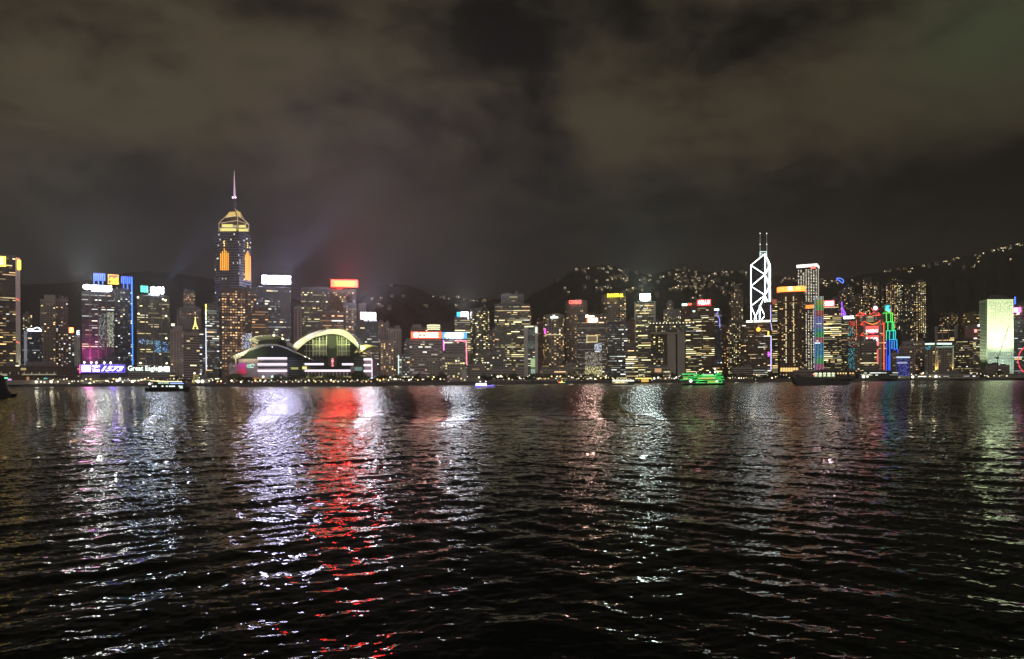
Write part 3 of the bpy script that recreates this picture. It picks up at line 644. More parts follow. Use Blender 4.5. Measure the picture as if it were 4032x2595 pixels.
t = tower('bwsign', OT, 'tower with a blue and white rooftop sign and rows of yellow windows', 1790, 1852, 1252, 1400, 'dark', 'band', .5, 'yellow', dep=30, cap=60, bright=1.4, litrange=(0,.55))
panel(t, 1799, 1815, 1229, 1246, (.03,.42,1), 3, name='blue_sign'); panel(t, 1815, 1844, 1229, 1246, (1,1,1), 15, name='white_sign', sample=True); strip(t, [(1844,1230),(1844,1257)], .8, WS, 4); struts(t, 1800, 1843, 1247, 1252, 3)
tower('yellow_round', OT, 'rounded tower packed with yellow windows', 1851, 1925, 1217, 1380, 'olive', 'office', .42, 'yellow', dep=34, shape='round', cap=100, bright=1.5)
tower('slim_or', AT, 'thin dark tower with a column of orange windows', 1926, 1950, 1302, 1420, 'dark', 'res', .5, 'orange', dep=18, cap=30, bright=1.2)
tower('front_beige', OT, 'low beige waterfront building with square punched windows', 1742, 1830, 1398, 1165, 'tan', 'grid', .34, 'yellow', dep=24, cap=60, bright=1.4, dark=.004)
tower('front_beige2', OT, 'low pale block beside the beige waterfront building', 1680, 1724, 1414, 1170, 'tan', 'grid', .16, 'yellow', dep=22, cap=20, bright=1.2, dark=.004)
tower('lit_corner', OT, 'short dark block with lime lit window columns below the rounded tower', 1872, 1926, 1384, 1290, 'olive', 'grid', .5, 'yellow', dep=22, cap=50, bright=1.5)
# ---- the big dark tower and its neighbours
tower('bigdark_top', OT, 'top storeys box of the big dark tower framed by a pale outline', 1973, 2062, 1160, 1470, 'dark', 'band', .10, 'yellow', dep=30, cap=20, bright=1.2)
tower('bigdark', OT, 'big dark tower with broken rows of white and yellow windows', 1947, 2086, 1198, 1420, 'dark', 'band', .26, 'yellow', dep=40, cap=100, bright=1.3)
tower('bigdark_side', AT, 'narrow tower with warm windows clinging to the side of the big dark tower', 2062, 2092, 1206, 1500, 'brown', 'grid', .34, 'warm', dep=26, cap=40, bright=1.2)
tower('grey_box', OT, 'plain grey slab building with windows at its two edges', 1930, 1990, 1387, 1270, 'grey', 'grid', .12, 'yellow', dep=24, cap=20, bright=1.3, dark=.003)
# arch building with green lit glass
t = tower('archgreen', OT, 'pale arch shaped tower framing greenish lit glass', 2078, 2106, 1290, 1345, 'olive', 'office', .22, 'white', dep=22, cap=20, bright=.8, roof=0)
m = MB()
for x0_, x1_ in ((2062,2078),(2106,2117)):
    a = t['L'](x0_, 1289, 0); b = t['L'](x1_, 1289, 0); m.box(a.x, b.x-.02, -3, 24, 0, a.z)
a = t['L'](2062, 1284, 0); b = t['L'](2117, 1289, 0); m.box(a.x, b.x, -3, 24, b.z+.02, a.z+1); m.build('arch_frame', WALL['white'], t['e'])
led_patch(t, 2080, 2105, 1294, 1318, [(.6,.8,.6)], .9, .18); led_patch(t, 2080, 2105, 1342, 1372, [(.5,.75,.55)], .9, .2); panel(t, 2089, 2107, 1412, 1446, (.62,.85,.38), .7, name='lit_glass_hall', y=-.8); panel(t, 2089, 2107, 1452, 1474, (.6,.85,.65), .5, name='lit_glass_hall', y=-.8)
panel(t, 2107, 2116, 1288, 1312, (.9,1,.85), 1.3, name='top_corner_light', y=-3.4); strip(t, [(2066,1287),(2100,1286)], .8, (1,1,.6), 2.2, y=-3.4)
tower('behind_arch', AT, 'reddish brown block with orange windows beside the arch shaped tower', 2112, 2140, 1262, 1500, 'maroon', 'res', .3, 'orange', dep=22, cap=24, bright=1.3)
t = tower('ringround', HT, 'rounded hotel tower with small white sign and magenta lamp', 2138, 2222, 1240, 1450, 'tan', 'grid', .32, 'warm', dep=40, shape='round', cap=90, bright=1.1, dark=.01)
panel(t, 2167, 2197, 1247, 1253, (.8,1,.95), 3, name='white_sign', y=-1.2); panel(t, 2176, 2186, 1240, 1247, (.9,.9,.8), 1.5, name='white_sign', y=-1.2); panel(t, 2142, 2149, 1293, 1316, (1,.1,.8), 1.6, name='magenta_lamp', y=-3); strip(t, [(2150,1318),(2214,1318)], .8, (1,.85,.5), 1.0, y=-.8)
t = tower('crad', HT, 'oval pale hotel tower with red glowing letters at its top', 2226, 2313, 1183, 1600, 'tan', 'hotel', .16, 'warm', dep=44, shape='round', cap=60, bright=1.1, dark=.004, top_blank=14)
sign_text(t, 'CONRAD', 2240, 2289, 1182, 1197, (1,.14,.11), 4.0, y=-1.6, bold=.02)
t = tower('shang', HT, 'curved pale hotel tower with yellow glowing letters along its crown', 2366, 2442, 1160, 1680, 'tan', 'office', .16, 'warm', dep=44, shape='round', cap=60, bright=1.0, dark=.006, top_blank=17)
sign_text(t, 'SHANGRI-LA', 2391, 2454, 1156, 1171, (1,.88,.04), 4, y=-2.6, bold=.02); panel(t, 2394, 2451, 1158, 1169, (1,.8,.03), .25, y=-1.5, name='sign_backplate')
tower('shang_wing', HT, 'flat dark wing attached to the curved hotel tower, three lit windows per row', 2440, 2465, 1152, 1690, 'dark', 'grid', .42, 'warm', dep=40, cap=40, bright=1.3)
t = tower('redwhite', OT, 'glass office tower with a white sign glowing red at one side', 2274, 2386, 1240, 1370, 'dark', 'office', .22, 'mix', dep=34, cap=100, bright=1.0, dark=.03)
panel(t, 2318, 2352, 1254, 1267, (1,.75,.66), 32, name='white_sign', sample=True); panel(t, 2311, 2318, 1255, 1268, (1,.10,.05), 8, name='red_sign_end', sample=True); panel(t, 2306, 2317, 1240, 1250, (1,.9,.7), 5, name='rooftop_light'); panel(t, 2318, 2340, 1243, 1249, (1,.85,.5), 4, name='rooftop_light')
for y_ in (1292,1324,1350,1376,1408,1432,1450): strip(t, [(2275,y_),(2384,y_)], .5, (.55,.50,.45), .35, name='ledge_light')
o = panel(t, 2311, 2350, 1323, 1346, (.28,.20,.10), .6, name='gold_framed_screen', frame=(1,.82,.35), fst=1.8); led_patch(t, 2340, 2368, 1352, 1384, [(.6,.75,1),(.9,.95,1)], .85, 1.1); led_patch(t, 2302, 2368, 1386, 1440, [(1,.85,.6),(.95,.9,.8)], .55, .45, 'lit_atrium'); led_patch(t, 2302, 2370, 1442, 1482, [(1,.86,.35),(1,.92,.5)], .8, 1.0, 'lit_atrium')
tower('left_beige', HT, 'blank beige podium block at the foot of the oval hotel tower', 2226, 2276, 1432, 1390, 'tan', 'grid', .2, 'yellow', dep=24, cap=16, bright=1.4)
tower('dk_glass', OT, 'black glass tower with white window rows beside the lit atrium tower', 2392, 2470, 1270, 1410, 'glass', 'office', .30, 'white', dep=34, cap=80, bright=1.2)
# ---- central stretch
t = tower('whitetop', OT, 'pale edged tower with a blazing white box sign on its roof', 2499, 2580, 1190, 1750, 'olive', 'office', .45, 'yellow', dep=36, cap=100, bright=1.1)
panel(t, 2521, 2560, 1158, 1181, (.82,1,.95), 55, name='white_sign', sample=True, frame=(.5,.8,.7), fst=2); m = MB()
for x0_, x1_ in ((2497,2503),(2574,2581)): a = t['L'](x0_,1188,0); b = t['L'](x1_,1188,0); m.box(a.x, b.x, -1.6, 0, 20, a.z)
m.build('pale_fin', WALL['white'], t['e']); struts(t, 2525, 2556, 1183, 1190, 3)
tower('redlit', AT, 'reddish narrow block below the white box sign tower', 2472, 2500, 1262, 1540, 'maroon', 'res', .25, 'warm', dep=20, cap=24, bright=.9)
t = tower('striplit', OT, 'low grey block with bright yellow window strips near the water', 2463, 2513, 1354, 1350, 'grey', 'band', .55, 'yellow', dep=22, cap=50, bright=1.6, litrange=(.32,1))
tower('dots_back', OT, 'long dark building with a row of dot lights along its roof', 2556, 2700, 1276, 1420, 'dark', 'grid', .12, 'yellow', dep=30, cap=30, bright=1.6)
t = ALLT['dots_back']
for k in range(14): p = t['L'](2560+k*13, 1274, -.8); m = MB(); m.ball(p.x, -.8, p.z+1, .9); m.build('roof_lamp', em((1,.9,.6), 3), t['e'])
tower('grid_res', AT, 'stepped apartment tower framed in grey with gold windows', 2612, 2682, 1220, 1700, 'grey', 'res', .4, 'yellow', dep=26, cap=60, bright=1.4)
tower('grid_res_top', AT, 'upper tower of the stepped gold windowed apartments', 2626, 2652, 1192, 1760, 'brown', 'res', .35, 'yellow', dep=24, cap=24, bright=1.4)
# the frame shaped government building
t = tower('doorblock', OT, 'black glass office wing with bright windows left of the tall concrete frame', 2512, 2562, 1310, 1330, 'dark', 'band', .42, 'yellow', dep=30, cap=50, bright=1.6)
fr_ = empty('office_building', P(2630, 1493, 1330)*Vector((1,1,0)) if False else Vector((P(2630,1493,1330).x, 1330, GZ)), 0, 'open frame shaped concrete building with two thick pale legs', 'office building')
m = MB(); o3 = fr_.location
def wbox(m, x0, x1, y0, y1, D, dep):
    a = P(x0, y1, D); b = P(x1, y0, D); m.box(a.x, b.x, D, D+dep, a.z, b.z)
wbox(m, 2629, 2660, 1316, 1480, 1330, 34); wbox(m, 2668, 2696, 1316, 1480, 1330.02, 34); wbox(m, 2556, 2696, 1308, 1315.9, 1330, 34); m.build('frame', WALL['tan'], fr_, off=o3)
m = MB(); wbox(m, 2660.2, 2667.8, 1320, 1480, 1338, 20); m.build('dark_slot', WALL['dark'], fr_, off=o3)
tower('framed_glass', OT, 'glass offices seen inside the concrete frame, lit in patches', 2562, 2629, 1318, 1372, 'dark', 'grid', .32, 'yellow', dep=20, cap=70, bright=1.2, roof=0)
tower('dark_yel', OT, 'dark block with chunky yellow windows between the frame and the red sign tower', 2696, 2762, 1250, 1410, 'dark', 'band', .45, 'yellow', dep=30, cap=60, bright=1.7)
t = tower('redcn', OT, 'dark maroon tower with a red sign of four white characters', 2746, 2812, 1204, 1480, 'maroon', 'band', .20, 'yellow', dep=36, cap=60, bright=1.4)
panel(t, 2746, 2798, 1181, 1202, (1.0,.03,.045), 3.0, name='red_sign', sample=True, frame=(1,.1,.08), fst=1.8); sign_text(t, '中国人寿', 2749, 2795, 1182, 1200, (1,.8,.85), 5, bold=.02); struts(t, 2748, 2796, 1203, 1204, 2)
t = tower('redcn_wing', OT, 'dark wing with small green and red lit signs beside the red sign tower', 2686, 2748, 1204, 1500, 'maroon', 'grid', .12, 'warm', dep=34, cap=20, bright=1.3)
panel(t, 2685, 2706, 1195, 1204, (.6,1,.75), 3, name='green_sign'); panel(t, 2709, 2723, 1194, 1202, (1,.12,.06), 3, name='small_red_sign'); panel(t, 2727, 2737, 1223, 1229, (.7,1,.8), 2, name='pale_sign')
t = tower('purpleedge', OT, 'slim glass tower with a violet light line along its edge', 2810, 2841, 1226, 1520, 'glass', 'office', .1, 'cool', dep=24, cap=16)
panel(t, 2809, 2831, 1215, 1223, (.75,1,.9), 3, name='pale_sign'); strip(t, [(2826,1226),(2822,1240),(2833,1255),(2834,1290)], .8, (.35,.28,1), 1.6, name='violet_light'); led_patch(t, 2812, 2838, 1300, 1420, [(.6,.65,.8)], .35, .10)
tower('midlev_a', AT, 'tall far apartment tower with two columns of gold windows left of the white lattice tower', 2878, 2926, 1150, 1800, 'brown', 'res', .34, 'yellow', dep=26, cap=80, bright=1.5)
tower('midlev_b', AT, 'lower crowded apartment block glowing amber beside the maroon tower', 2838, 2880, 1290, 1650, 'brown', 'res', .4, 'orange', dep=24, cap=60, bright=1.4)
tower('midlev_c', AT, 'wide amber lit apartment block at the foot of the tall gold columns', 2866, 2930, 1268, 1600, 'dark', 'res', .42, 'yellow', dep=24, cap=90, bright=1.5)
# ---- bank of china and around
t = tower('whitecap', OT, 'brown tower capped by a glowing white roof edge and an orange globe sign', 2922, 3036, 1272, 1480, 'brown', 'office', .10, 'mix', dep=40, cap=30, bright=1.3, dark=.02)
for x0_, x1_ in ((2938,2964),(2968,3008),(3010,3033)): panel(t, x0_, x1_, 1262, 1269, (.95,.95,.8), 3.2, name='roof_edge_light', y=-2.2, sample=True)
m = MB(); p = t['L'](2986, 1298, -3); m.ball(p.x, -3, p.z, 4.0, 12, 8); m.build('orange_globe', em((1,.36,.03), 3.5), t['e']); panel(t, 3022, 3028, 1305, 1324, (1,.8,.1), 2, name='yellow_lamp'); panel(t, 3022, 3029, 1386, 1404, (.8,.1,1), 2, name='violet_lamp')
sm = empty('light_pylon', (0,0,0), 0, 'thin pole of violet white light beside the brown tower', 'light pylon'); m = MB()
m.tube(P(3034,1200,1470), P(3035,1262,1470), .7); m.tube(P(3035,1270,1470), P(3040,1302,1470), .6); m.tube(P(3036,1322,1470), P(3036,1456,1470), 1.0); m.build('light_tube', em((.62,.52,1), 1.8), sm)
m = MB(); m.tube(P(3037.5,1196,1471.5), P(3037.5,1500,1471.5), .9); m.build('pole', STEEL, sm)
t = tower('narrow_y', OT, 'narrow tower with stacked bright yellow floors between brown towers', 3040, 3062, 1190, 1560, 'olive', 'band', .55, 'yellow', dep=24, cap=40, bright=1.2)
panel(t, 3040, 3058, 1178, 1198, (.9,.25,.15), .35, name='dim_red_sign')
t = tower('orangecrown', HT, 'dark bronze tower wearing a wide glowing orange crown band', 3060, 3171, 1148, 1440, 'brown', 'grid', .11, 'warm', dep=40, shape='cham', cap=70, bright=1.4, dark=.02, roof=0)
a = t['L'](3060,1147,0); b = t['L'](3171,1128,0); m = MB(); w_ = t['W']/2+.5; m.prism([(-w_+5,-.8),(w_-5,-.8),(w_,5),(w_,40),(-w_,40),(-w_,5)], a.z, b.z); cr_ = m.build('crown_band', em((1,.17,.025), 5.0, True), t['e'])
m = MB(); m.box(-w_+5, w_-5, -1.4, -.9, b.z-1.2, b.z); m.box(-w_+5, w_-5, -1.4, -.9, a.z, a.z+1.2); p = t['L'](3086,1137); m.box(p.x-.6, p.x+.6, -1.4, -.9, a.z, b.z); m.build('bright_edge', em((1,.35,.08), 3), cr_)
panel(t, 3104, 3120, 1130, 1143, (1,.8,.7), 5, name='white_emblem', y=-2.2); panel(t, 3133, 3152, 1130, 1141, (1,.45,.1), 3, name='crown_sign', y=-2.2)
for k in range(10): panel(t, 3071+k*10, 3079+k*10, 1448, 1463, (1,.62,.22), 1.5, name='lit_lobby_window')
for k in range(44):
    for x in (3094, 3124):
        if (k*7+x) % 5: p = t['L'](x, 1170+k*6.1, -.5); window_obj(t['e'], p.x, -.55, p.z, 2.0, 1.7, 0, (1,.8,.45), 1.4)
t = tower('dotgrid', OT, 'tall square tower covered in an even grid of white dot lights', 3137, 3226, 1052, 1720, 'dark', 'grid', .0, 'white', dep=44, rot=-7, cap=1, roof=0)
dm = MB(); rs_ = random.Random(5); wd_ = t['W']
def dots(T, px0, px1, nx, py0, py1, ny, yoff=-.5):
    n = 0
    for j in range(ny):
        for i in range(nx):
            if rs_.random() < .13: continue
            p = T['L'](px0+(px1-px0)*i/(nx-1), py0+(py1-py0)*j/(ny-1), yoff)
            g = rs_.uniform(.35, 1.0); kk = (3.0, 1.3) if rs_.random() < .55 else (1.4, 2.2)
            if j % 2 == 0 and n < 100 and j < 30: window_obj(T['e'], p.x, yoff-.1, p.z, kk[0], kk[1], 0, (1,.93,.72), g*2.4); n += 1
            else: dm.box(p.x-kk[0]/2, p.x+kk[0]/2, yoff-.1, yoff+.1, p.z-kk[1]/2, p.z+kk[1]/2, (g*1.7, g*1.5, g*1.1))
dots(t, 3144, 3214, 8, 1063, 1186, 22); dots(t, 3144, 3212, 8, 1225, 1458, 38); dm.build('facade_lights', GLOW, t['e'])['kind'] = 'stuff'
a = t['L'](3136,1052); b = t['L'](3222,1042); m = MB(); w_ = t['W']/2; m.box(-w_-.5, w_+.5, -1.2, 44, a.z, b.z+1); m.build('lit_roof_edge', em((1,.97,.85), 2.2, True), t['e']); panel(t, 3193, 3210, 1049, 1059, (1,.12,.10), 4, name='red_sign', y=-2); strip(t, [(3222,1055),(3222,1168)], .8, (1,.95,.8), .6, name='edge_light')
panel(t, 3171, 3214, 1201, 1215, (1,.30,.06), 1.8, name='orange_band')
t = tower('rainbow', OT, 'slim tower striped with vertical rainbow neon lines', 3206, 3243, 1172, 1540, 'glass', 'office', .04, 'cool', dep=26, cap=6, roof=0)
rb = [(1167,(.8,.95,.75)),(1182,(.7,.95,.1)),(1200,(.25,.9,.2)),(1222,(.9,.25,.2)),(1245,(.45,.45,1)),(1270,(.45,.5,.9)),(1292,(.2,.7,.8)),(1308,(.15,.85,.3)),(1328,(.95,.35,.4)),(1350,(.15,.55,.95)),(1375,(.1,.6,.9)),(1400,(.2,.75,.75)),(1412,(.2,.9,.3)),(1432,(.95,.3,.45)),(1462,(.4,.9,.7))]
for i in range(7):
    for (ya, ca), (yb, cb) in zip(rb, rb[1:]):
        cc = ca if i > 1 else tuple(.5*v_+.5*w__ for v_, w__ in zip(ca, (.3,.4,1)))
        bow = lambda y_: 3207+i*5.6 - 3.0*math.sin((y_-1167)/295*math.pi)*(1-i/7)
        strip(t, [(bow(ya), ya), (bow(yb), yb)], .42, cc, 1.1, name='neon_line', y=-1.0)
t = tower('yellowrows', OT, 'tower of solid glowing yellow floors below a pink framed white sign', 3243, 3312, 1228, 1470, 'dark', 'band', .92, 'yellow', dep=36, cap=100, bright=1.7, litrange=(0,1))
panel(t, 3245, 3284, 1184, 1205, (1,.10,.16), 2.6, name='pink_sign', y=-1, sample=True, frame=(1,.1,.15), fst=2.4); panel(t, 3250, 3280, 1188, 1201, (1,.72,.82), 30, name='white_sign_face', y=-2, sample=True)
m = MB(); a = t['L'](3243,1226,2); b = t['L'](3300,1210,2); m.box(a.x, b.x, 1, 30, t['H'], b.z); m.build('rooftop_block', WALL['dark'], t['e']); strip(t, [(3244,1210),(3302,1210)], .7, (1,.75,.4), 1.4, name='roof_edge_light', y=-.2)
t = tower('tealneon', OT, 'dark tower patterned with teal and red neon patches under a white sign', 3312, 3370, 1258, 1500, 'dark', 'office', .2, 'yellow', dep=30, cap=30, bright=1.2)
panel(t, 3321, 3361, 1245, 1255, (1,1,1), 8, name='white_sign', sample=True); led_patch(t, 3340, 3366, 1264, 1285, [(.8,.12,.08)], .8, 1.0, 'red_neon_patch'); led_patch(t, 3338, 3366, 1284, 1325, [(.1,.5,.55),(.1,.6,.6),(.9,.4,.2)], .6, .8, 'teal_neon_patch'); led_patch(t, 3334, 3368, 1328, 1366, [(.8,.2,.12),(.9,.6,.2),(.1,.4,.5)], .5, .8, 'neon_patch'); led_patch(t, 3338, 3368, 1370, 1458, [(.1,.42,.5),(.12,.55,.62),(.3,.6,.6)], .6, .7, 'teal_neon_patch')
sv = empty('neon_sail', (0,0,0), 0, 'violet neon triangular sail shape on a thin mast', 'neon ornament'); m = MB(); D_ = 1496
for a, b in (((3315,1187),(3314,1245)),((3316,1210),(3330,1236)),((3316,1245),(3330,1236)),((3308,1232),(3314,1245)),((3318,1214),(3323,1240))): m.tube(P(*a,D_), P(*b,D_), .9)
m.build('violet_neon', em((.30,.08,1), 2.4), sv)
bf = empty('neon_butterfly', (0,0,0), 0, 'small blue neon wing shaped light high on the hillside', 'neon ornament'); m = MB(); D_ = 2150
pts = [(3293,1097),(3302,1095),(3312,1097),(3319,1101),(3322,1108),(3318,1116),(3312,1110),(3304,1105),(3293,1097)]
for a, b in zip(pts, pts[1:]): m.tube(P(*a,D_), P(*b,D_), 1.4)
m.build('blue_neon', em((.10,.22,1), 2.0), bf)
# unseen spots added before the great signs, for haze glow and brighter reflections
def sign_fill(T, px, py, col, power, r=6, up=0.0, ang=150, yaw=0.0, y=-9):
    p = T['e'].matrix_basis @ T['L'](px, py, y); q = T['e'].matrix_basis @ (T['L'](px, py, y) + Vector((yaw*10, -10, up*10)))
    spot(p, q, col, power, ang, .7, r, 'sign_fill')
for k_, x_, y_, c_, w_, r_ in (('whiteboard',1088,1102,(.48,.45,1),1.3e5,10),('redsign',1356,1116,(1,.02,.05),1.2e5,10),('smallwhite',1450,1243,(.8,.8,1),.5e5,7),('whitesign',384,1134,(.85,.95,.9),.9e5,8),('greenbars',618,1143,(.6,.72,1),.8e5,7),
     ('whitetop',2540,1170,(.7,1,.92),.4e5,6),('redwhite',2330,1260,(1,.42,.3),.25e5,5),('bwsign',1828,1238,(.85,.9,1),.2e5,5)):
    sign_fill(ALLT[k_], x_, y_, c_, w_, r_)
def beam(T, px, py, dx, dz, col, power, ang, r=11, dy=3):  # narrow ones are sky beams, wide ones unseen spots added for sign halos
    p = T['e'].matrix_basis @ T['L'](px, py, 4); q = p + Vector((dx, dy, dz)); spot(p, q, col, power, ang, 1.0, r, 'beam_halo_spot')
beam(ALLT['whiteboard'], 1130, 1080, 8, 11, (.40,.44,1), 1.7e7, 30, 8); beam(ALLT['whiteboard'], 1090, 1078, 5, 10, (.5,.5,1), .55e7, 105, 14)
beam(ALLT['smallwhite'], 1450, 1228, 1, 10, (.7,.72,1), .5e7, 150, 10); beam(ALLT['whitetop'], 2540, 1156, 0, 10, (.6,.9,.85), .25e7, 150, 9); beam(ALLT['bwsign'], 1826, 1227, 0, 10, (.8,.85,.9), .25e7, 150, 9); beam(ALLT['greenbars'], 645, 1122, 9, 9, (.3,.42,1), .7e7, 30, 6, dy=-3); beam(ALLT['whitesign'], 335, 1116, -1, 10, (.75,.88,.95), .4e7, 140, 14); beam(ALLT['redsign'], 1356, 1096, 1, 10, (1,.05,.07), .28e7, 150, 16)
# ================================================================== landmark towers
def place(name, label, cat, x, D, z=GZ, group=None):
    p = P(x, 1493, D); return empty(name, (p.x, D, z), 0, label, cat, group)
def px_tubes(m, D, segs, r, dy=0.0):
    for s_ in segs:
        a, b = s_[0], s_[1]; m.tube(P(a[0], a[1], D+(a[2] if len(a) > 2 else 0)), P(b[0], b[1], D+(b[2] if len(b) > 2 else 0)), r)
# ---- lattice tower
def lattice_tower():
    e = place('skyscraper', 'angular glass tower outlined in white diagonal lights with twin masts', 'skyscraper', 3000, 1830); o = e.location.copy(); D = 1830
    A, B, C_ = (2957, 34), (3012, 0), (3033, 42)       # visible vertical edges: photo column, extra depth
    def pt(col, y, out=0): return P(col[0], y, D+col[1]-out)
    bk = (2984, 78)
    def xy(col): p = P(col[0], 1493, D+col[1]); return (p.x, p.y)
    g = MB(); pts = [xy(A), xy(B), xy(C_), xy(bk)]
    # shaft with sloping roof facets
    zA, zB, zC = pt(A,1044).z, pt(B,1000).z, pt(C_,1044).z
    g.prism(pts, GZ, zA, top=[zA, zB, zC, pt(bk,1020).z]); b = g.build('body', WALL['glass'], e, off=o)
    r = .78; m = MB()
    ab = lambda t, y, out=2.0: tuple(Vector(pt((A[0]+(B[0]-A[0])*t, A[1]+(B[1]-A[1])*t), y, out)))
    bc = lambda t, y, out=2.0: tuple(Vector(pt((B[0]+(C_[0]-B[0])*t, B[1]+(C_[1]-B[1])*t), y, out)))
    def fx(x): return (x-2957)/55.0
    L_ = [(ab(0,1044),ab(0,1262)),(ab(1,1002),ab(1,1190)),(bc(1,1044),bc(1,1188)),(ab(1,1000),ab(0,1044)),(ab(1,1000),bc(1,1044)),
          (ab(0,1045),ab(1,1081)),(ab(1,1081),ab(0,1127)),(ab(0,1127),ab(1,1162)),(ab(1,1162),ab(0,1205)),(ab(0,1205),ab(fx(2979),1258)),
          (ab(1,1162),ab(fx(2970),1258)),(bc(1,1046),bc(0,1081)),(bc(0,1081),bc(1,1127)),(bc(1,1127),bc(0,1162)),(bc(0,1164),bc(.55,1188)),(ab(fx(2991),1202),ab(fx(2991),1258)),(ab(fx(2991),1202),ab(fx(3009),1237)),(ab(fx(3000),1258),ab(fx(3010),1245))]
    for i, (a, c) in enumerate(L_):
        m = MB(); m.tube(a, c, r*(1.3 if i in (0, 15) else 1.0)); m.build('light_line', em((.88,1,.97), 9, i in (0,1,5,7)), e, off=o)
    m = MB()
    px_tubes(m, D, [((2993,991,20),(2993,1012,20)),((3018,991,14),(3018,1010,14)),((2993,991,20),(3018,991,14)),((2993,998,20),(3010,1003,18))], 1.0); m.build('top_frame', em((.8,.95,.9), 1.6), e, off=o)
    for x, d_ in ((2993,20),(3019,14)):
        m = MB(); a = P(x,991,D+d_); b_ = P(x,962,D+d_); c = P(x,919,D+d_); m.tube(a, b_, .8, r2=.6); m.tube(b_, c, .45, r2=.3); ms = m.build('mast', mat('glowing white painted mast', (.8,.8,.78), .4, emit=(.7,.8,.7), es=.25), e, off=o)  # faint emission gives the masts a lit look of their own
        m = MB(); m.ball(*b_, 1.2); m.ball(*c, 1.2); m.build('mast_lamp', em((.9,1,.9), 3), ms, off=o)
    rs = random.Random(4); st = MB(); nwin = 0
    for j in range(46):
        y = 1052+j*4.6
        for i in range(9):
            t0 = .06+i*.1
            p = Vector(ab(t0,y,.8)); q = Vector(ab(t0+.085,y,.8)); g_ = .012*rs.random()+.004
            lit = rs.random() < (.30 if rs.random() < .3 else .03)
            if y > 1252 and t0 > .9: continue
            # keep below the roof slope
            if y < 1046+ (1-t0)*2: continue
            h = 1.9
            if lit and nwin < 60:
                nwin += 1; d_ = q-p; o_ = window_obj(e, *(((p+q)/2)-o), d_.length, 1.8, math.atan2(d_.y, d_.x), (.9,.9,.6), rs.uniform(.15,.8))
            else: st.quad(p, q, q+Vector((0,0,h)), p+Vector((0,0,h)), (g_, g_*1.1, g_*1.1))
    st.build('facade_glazing', GLOW, e, off=o)['kind'] = 'stuff'
lattice_tower()
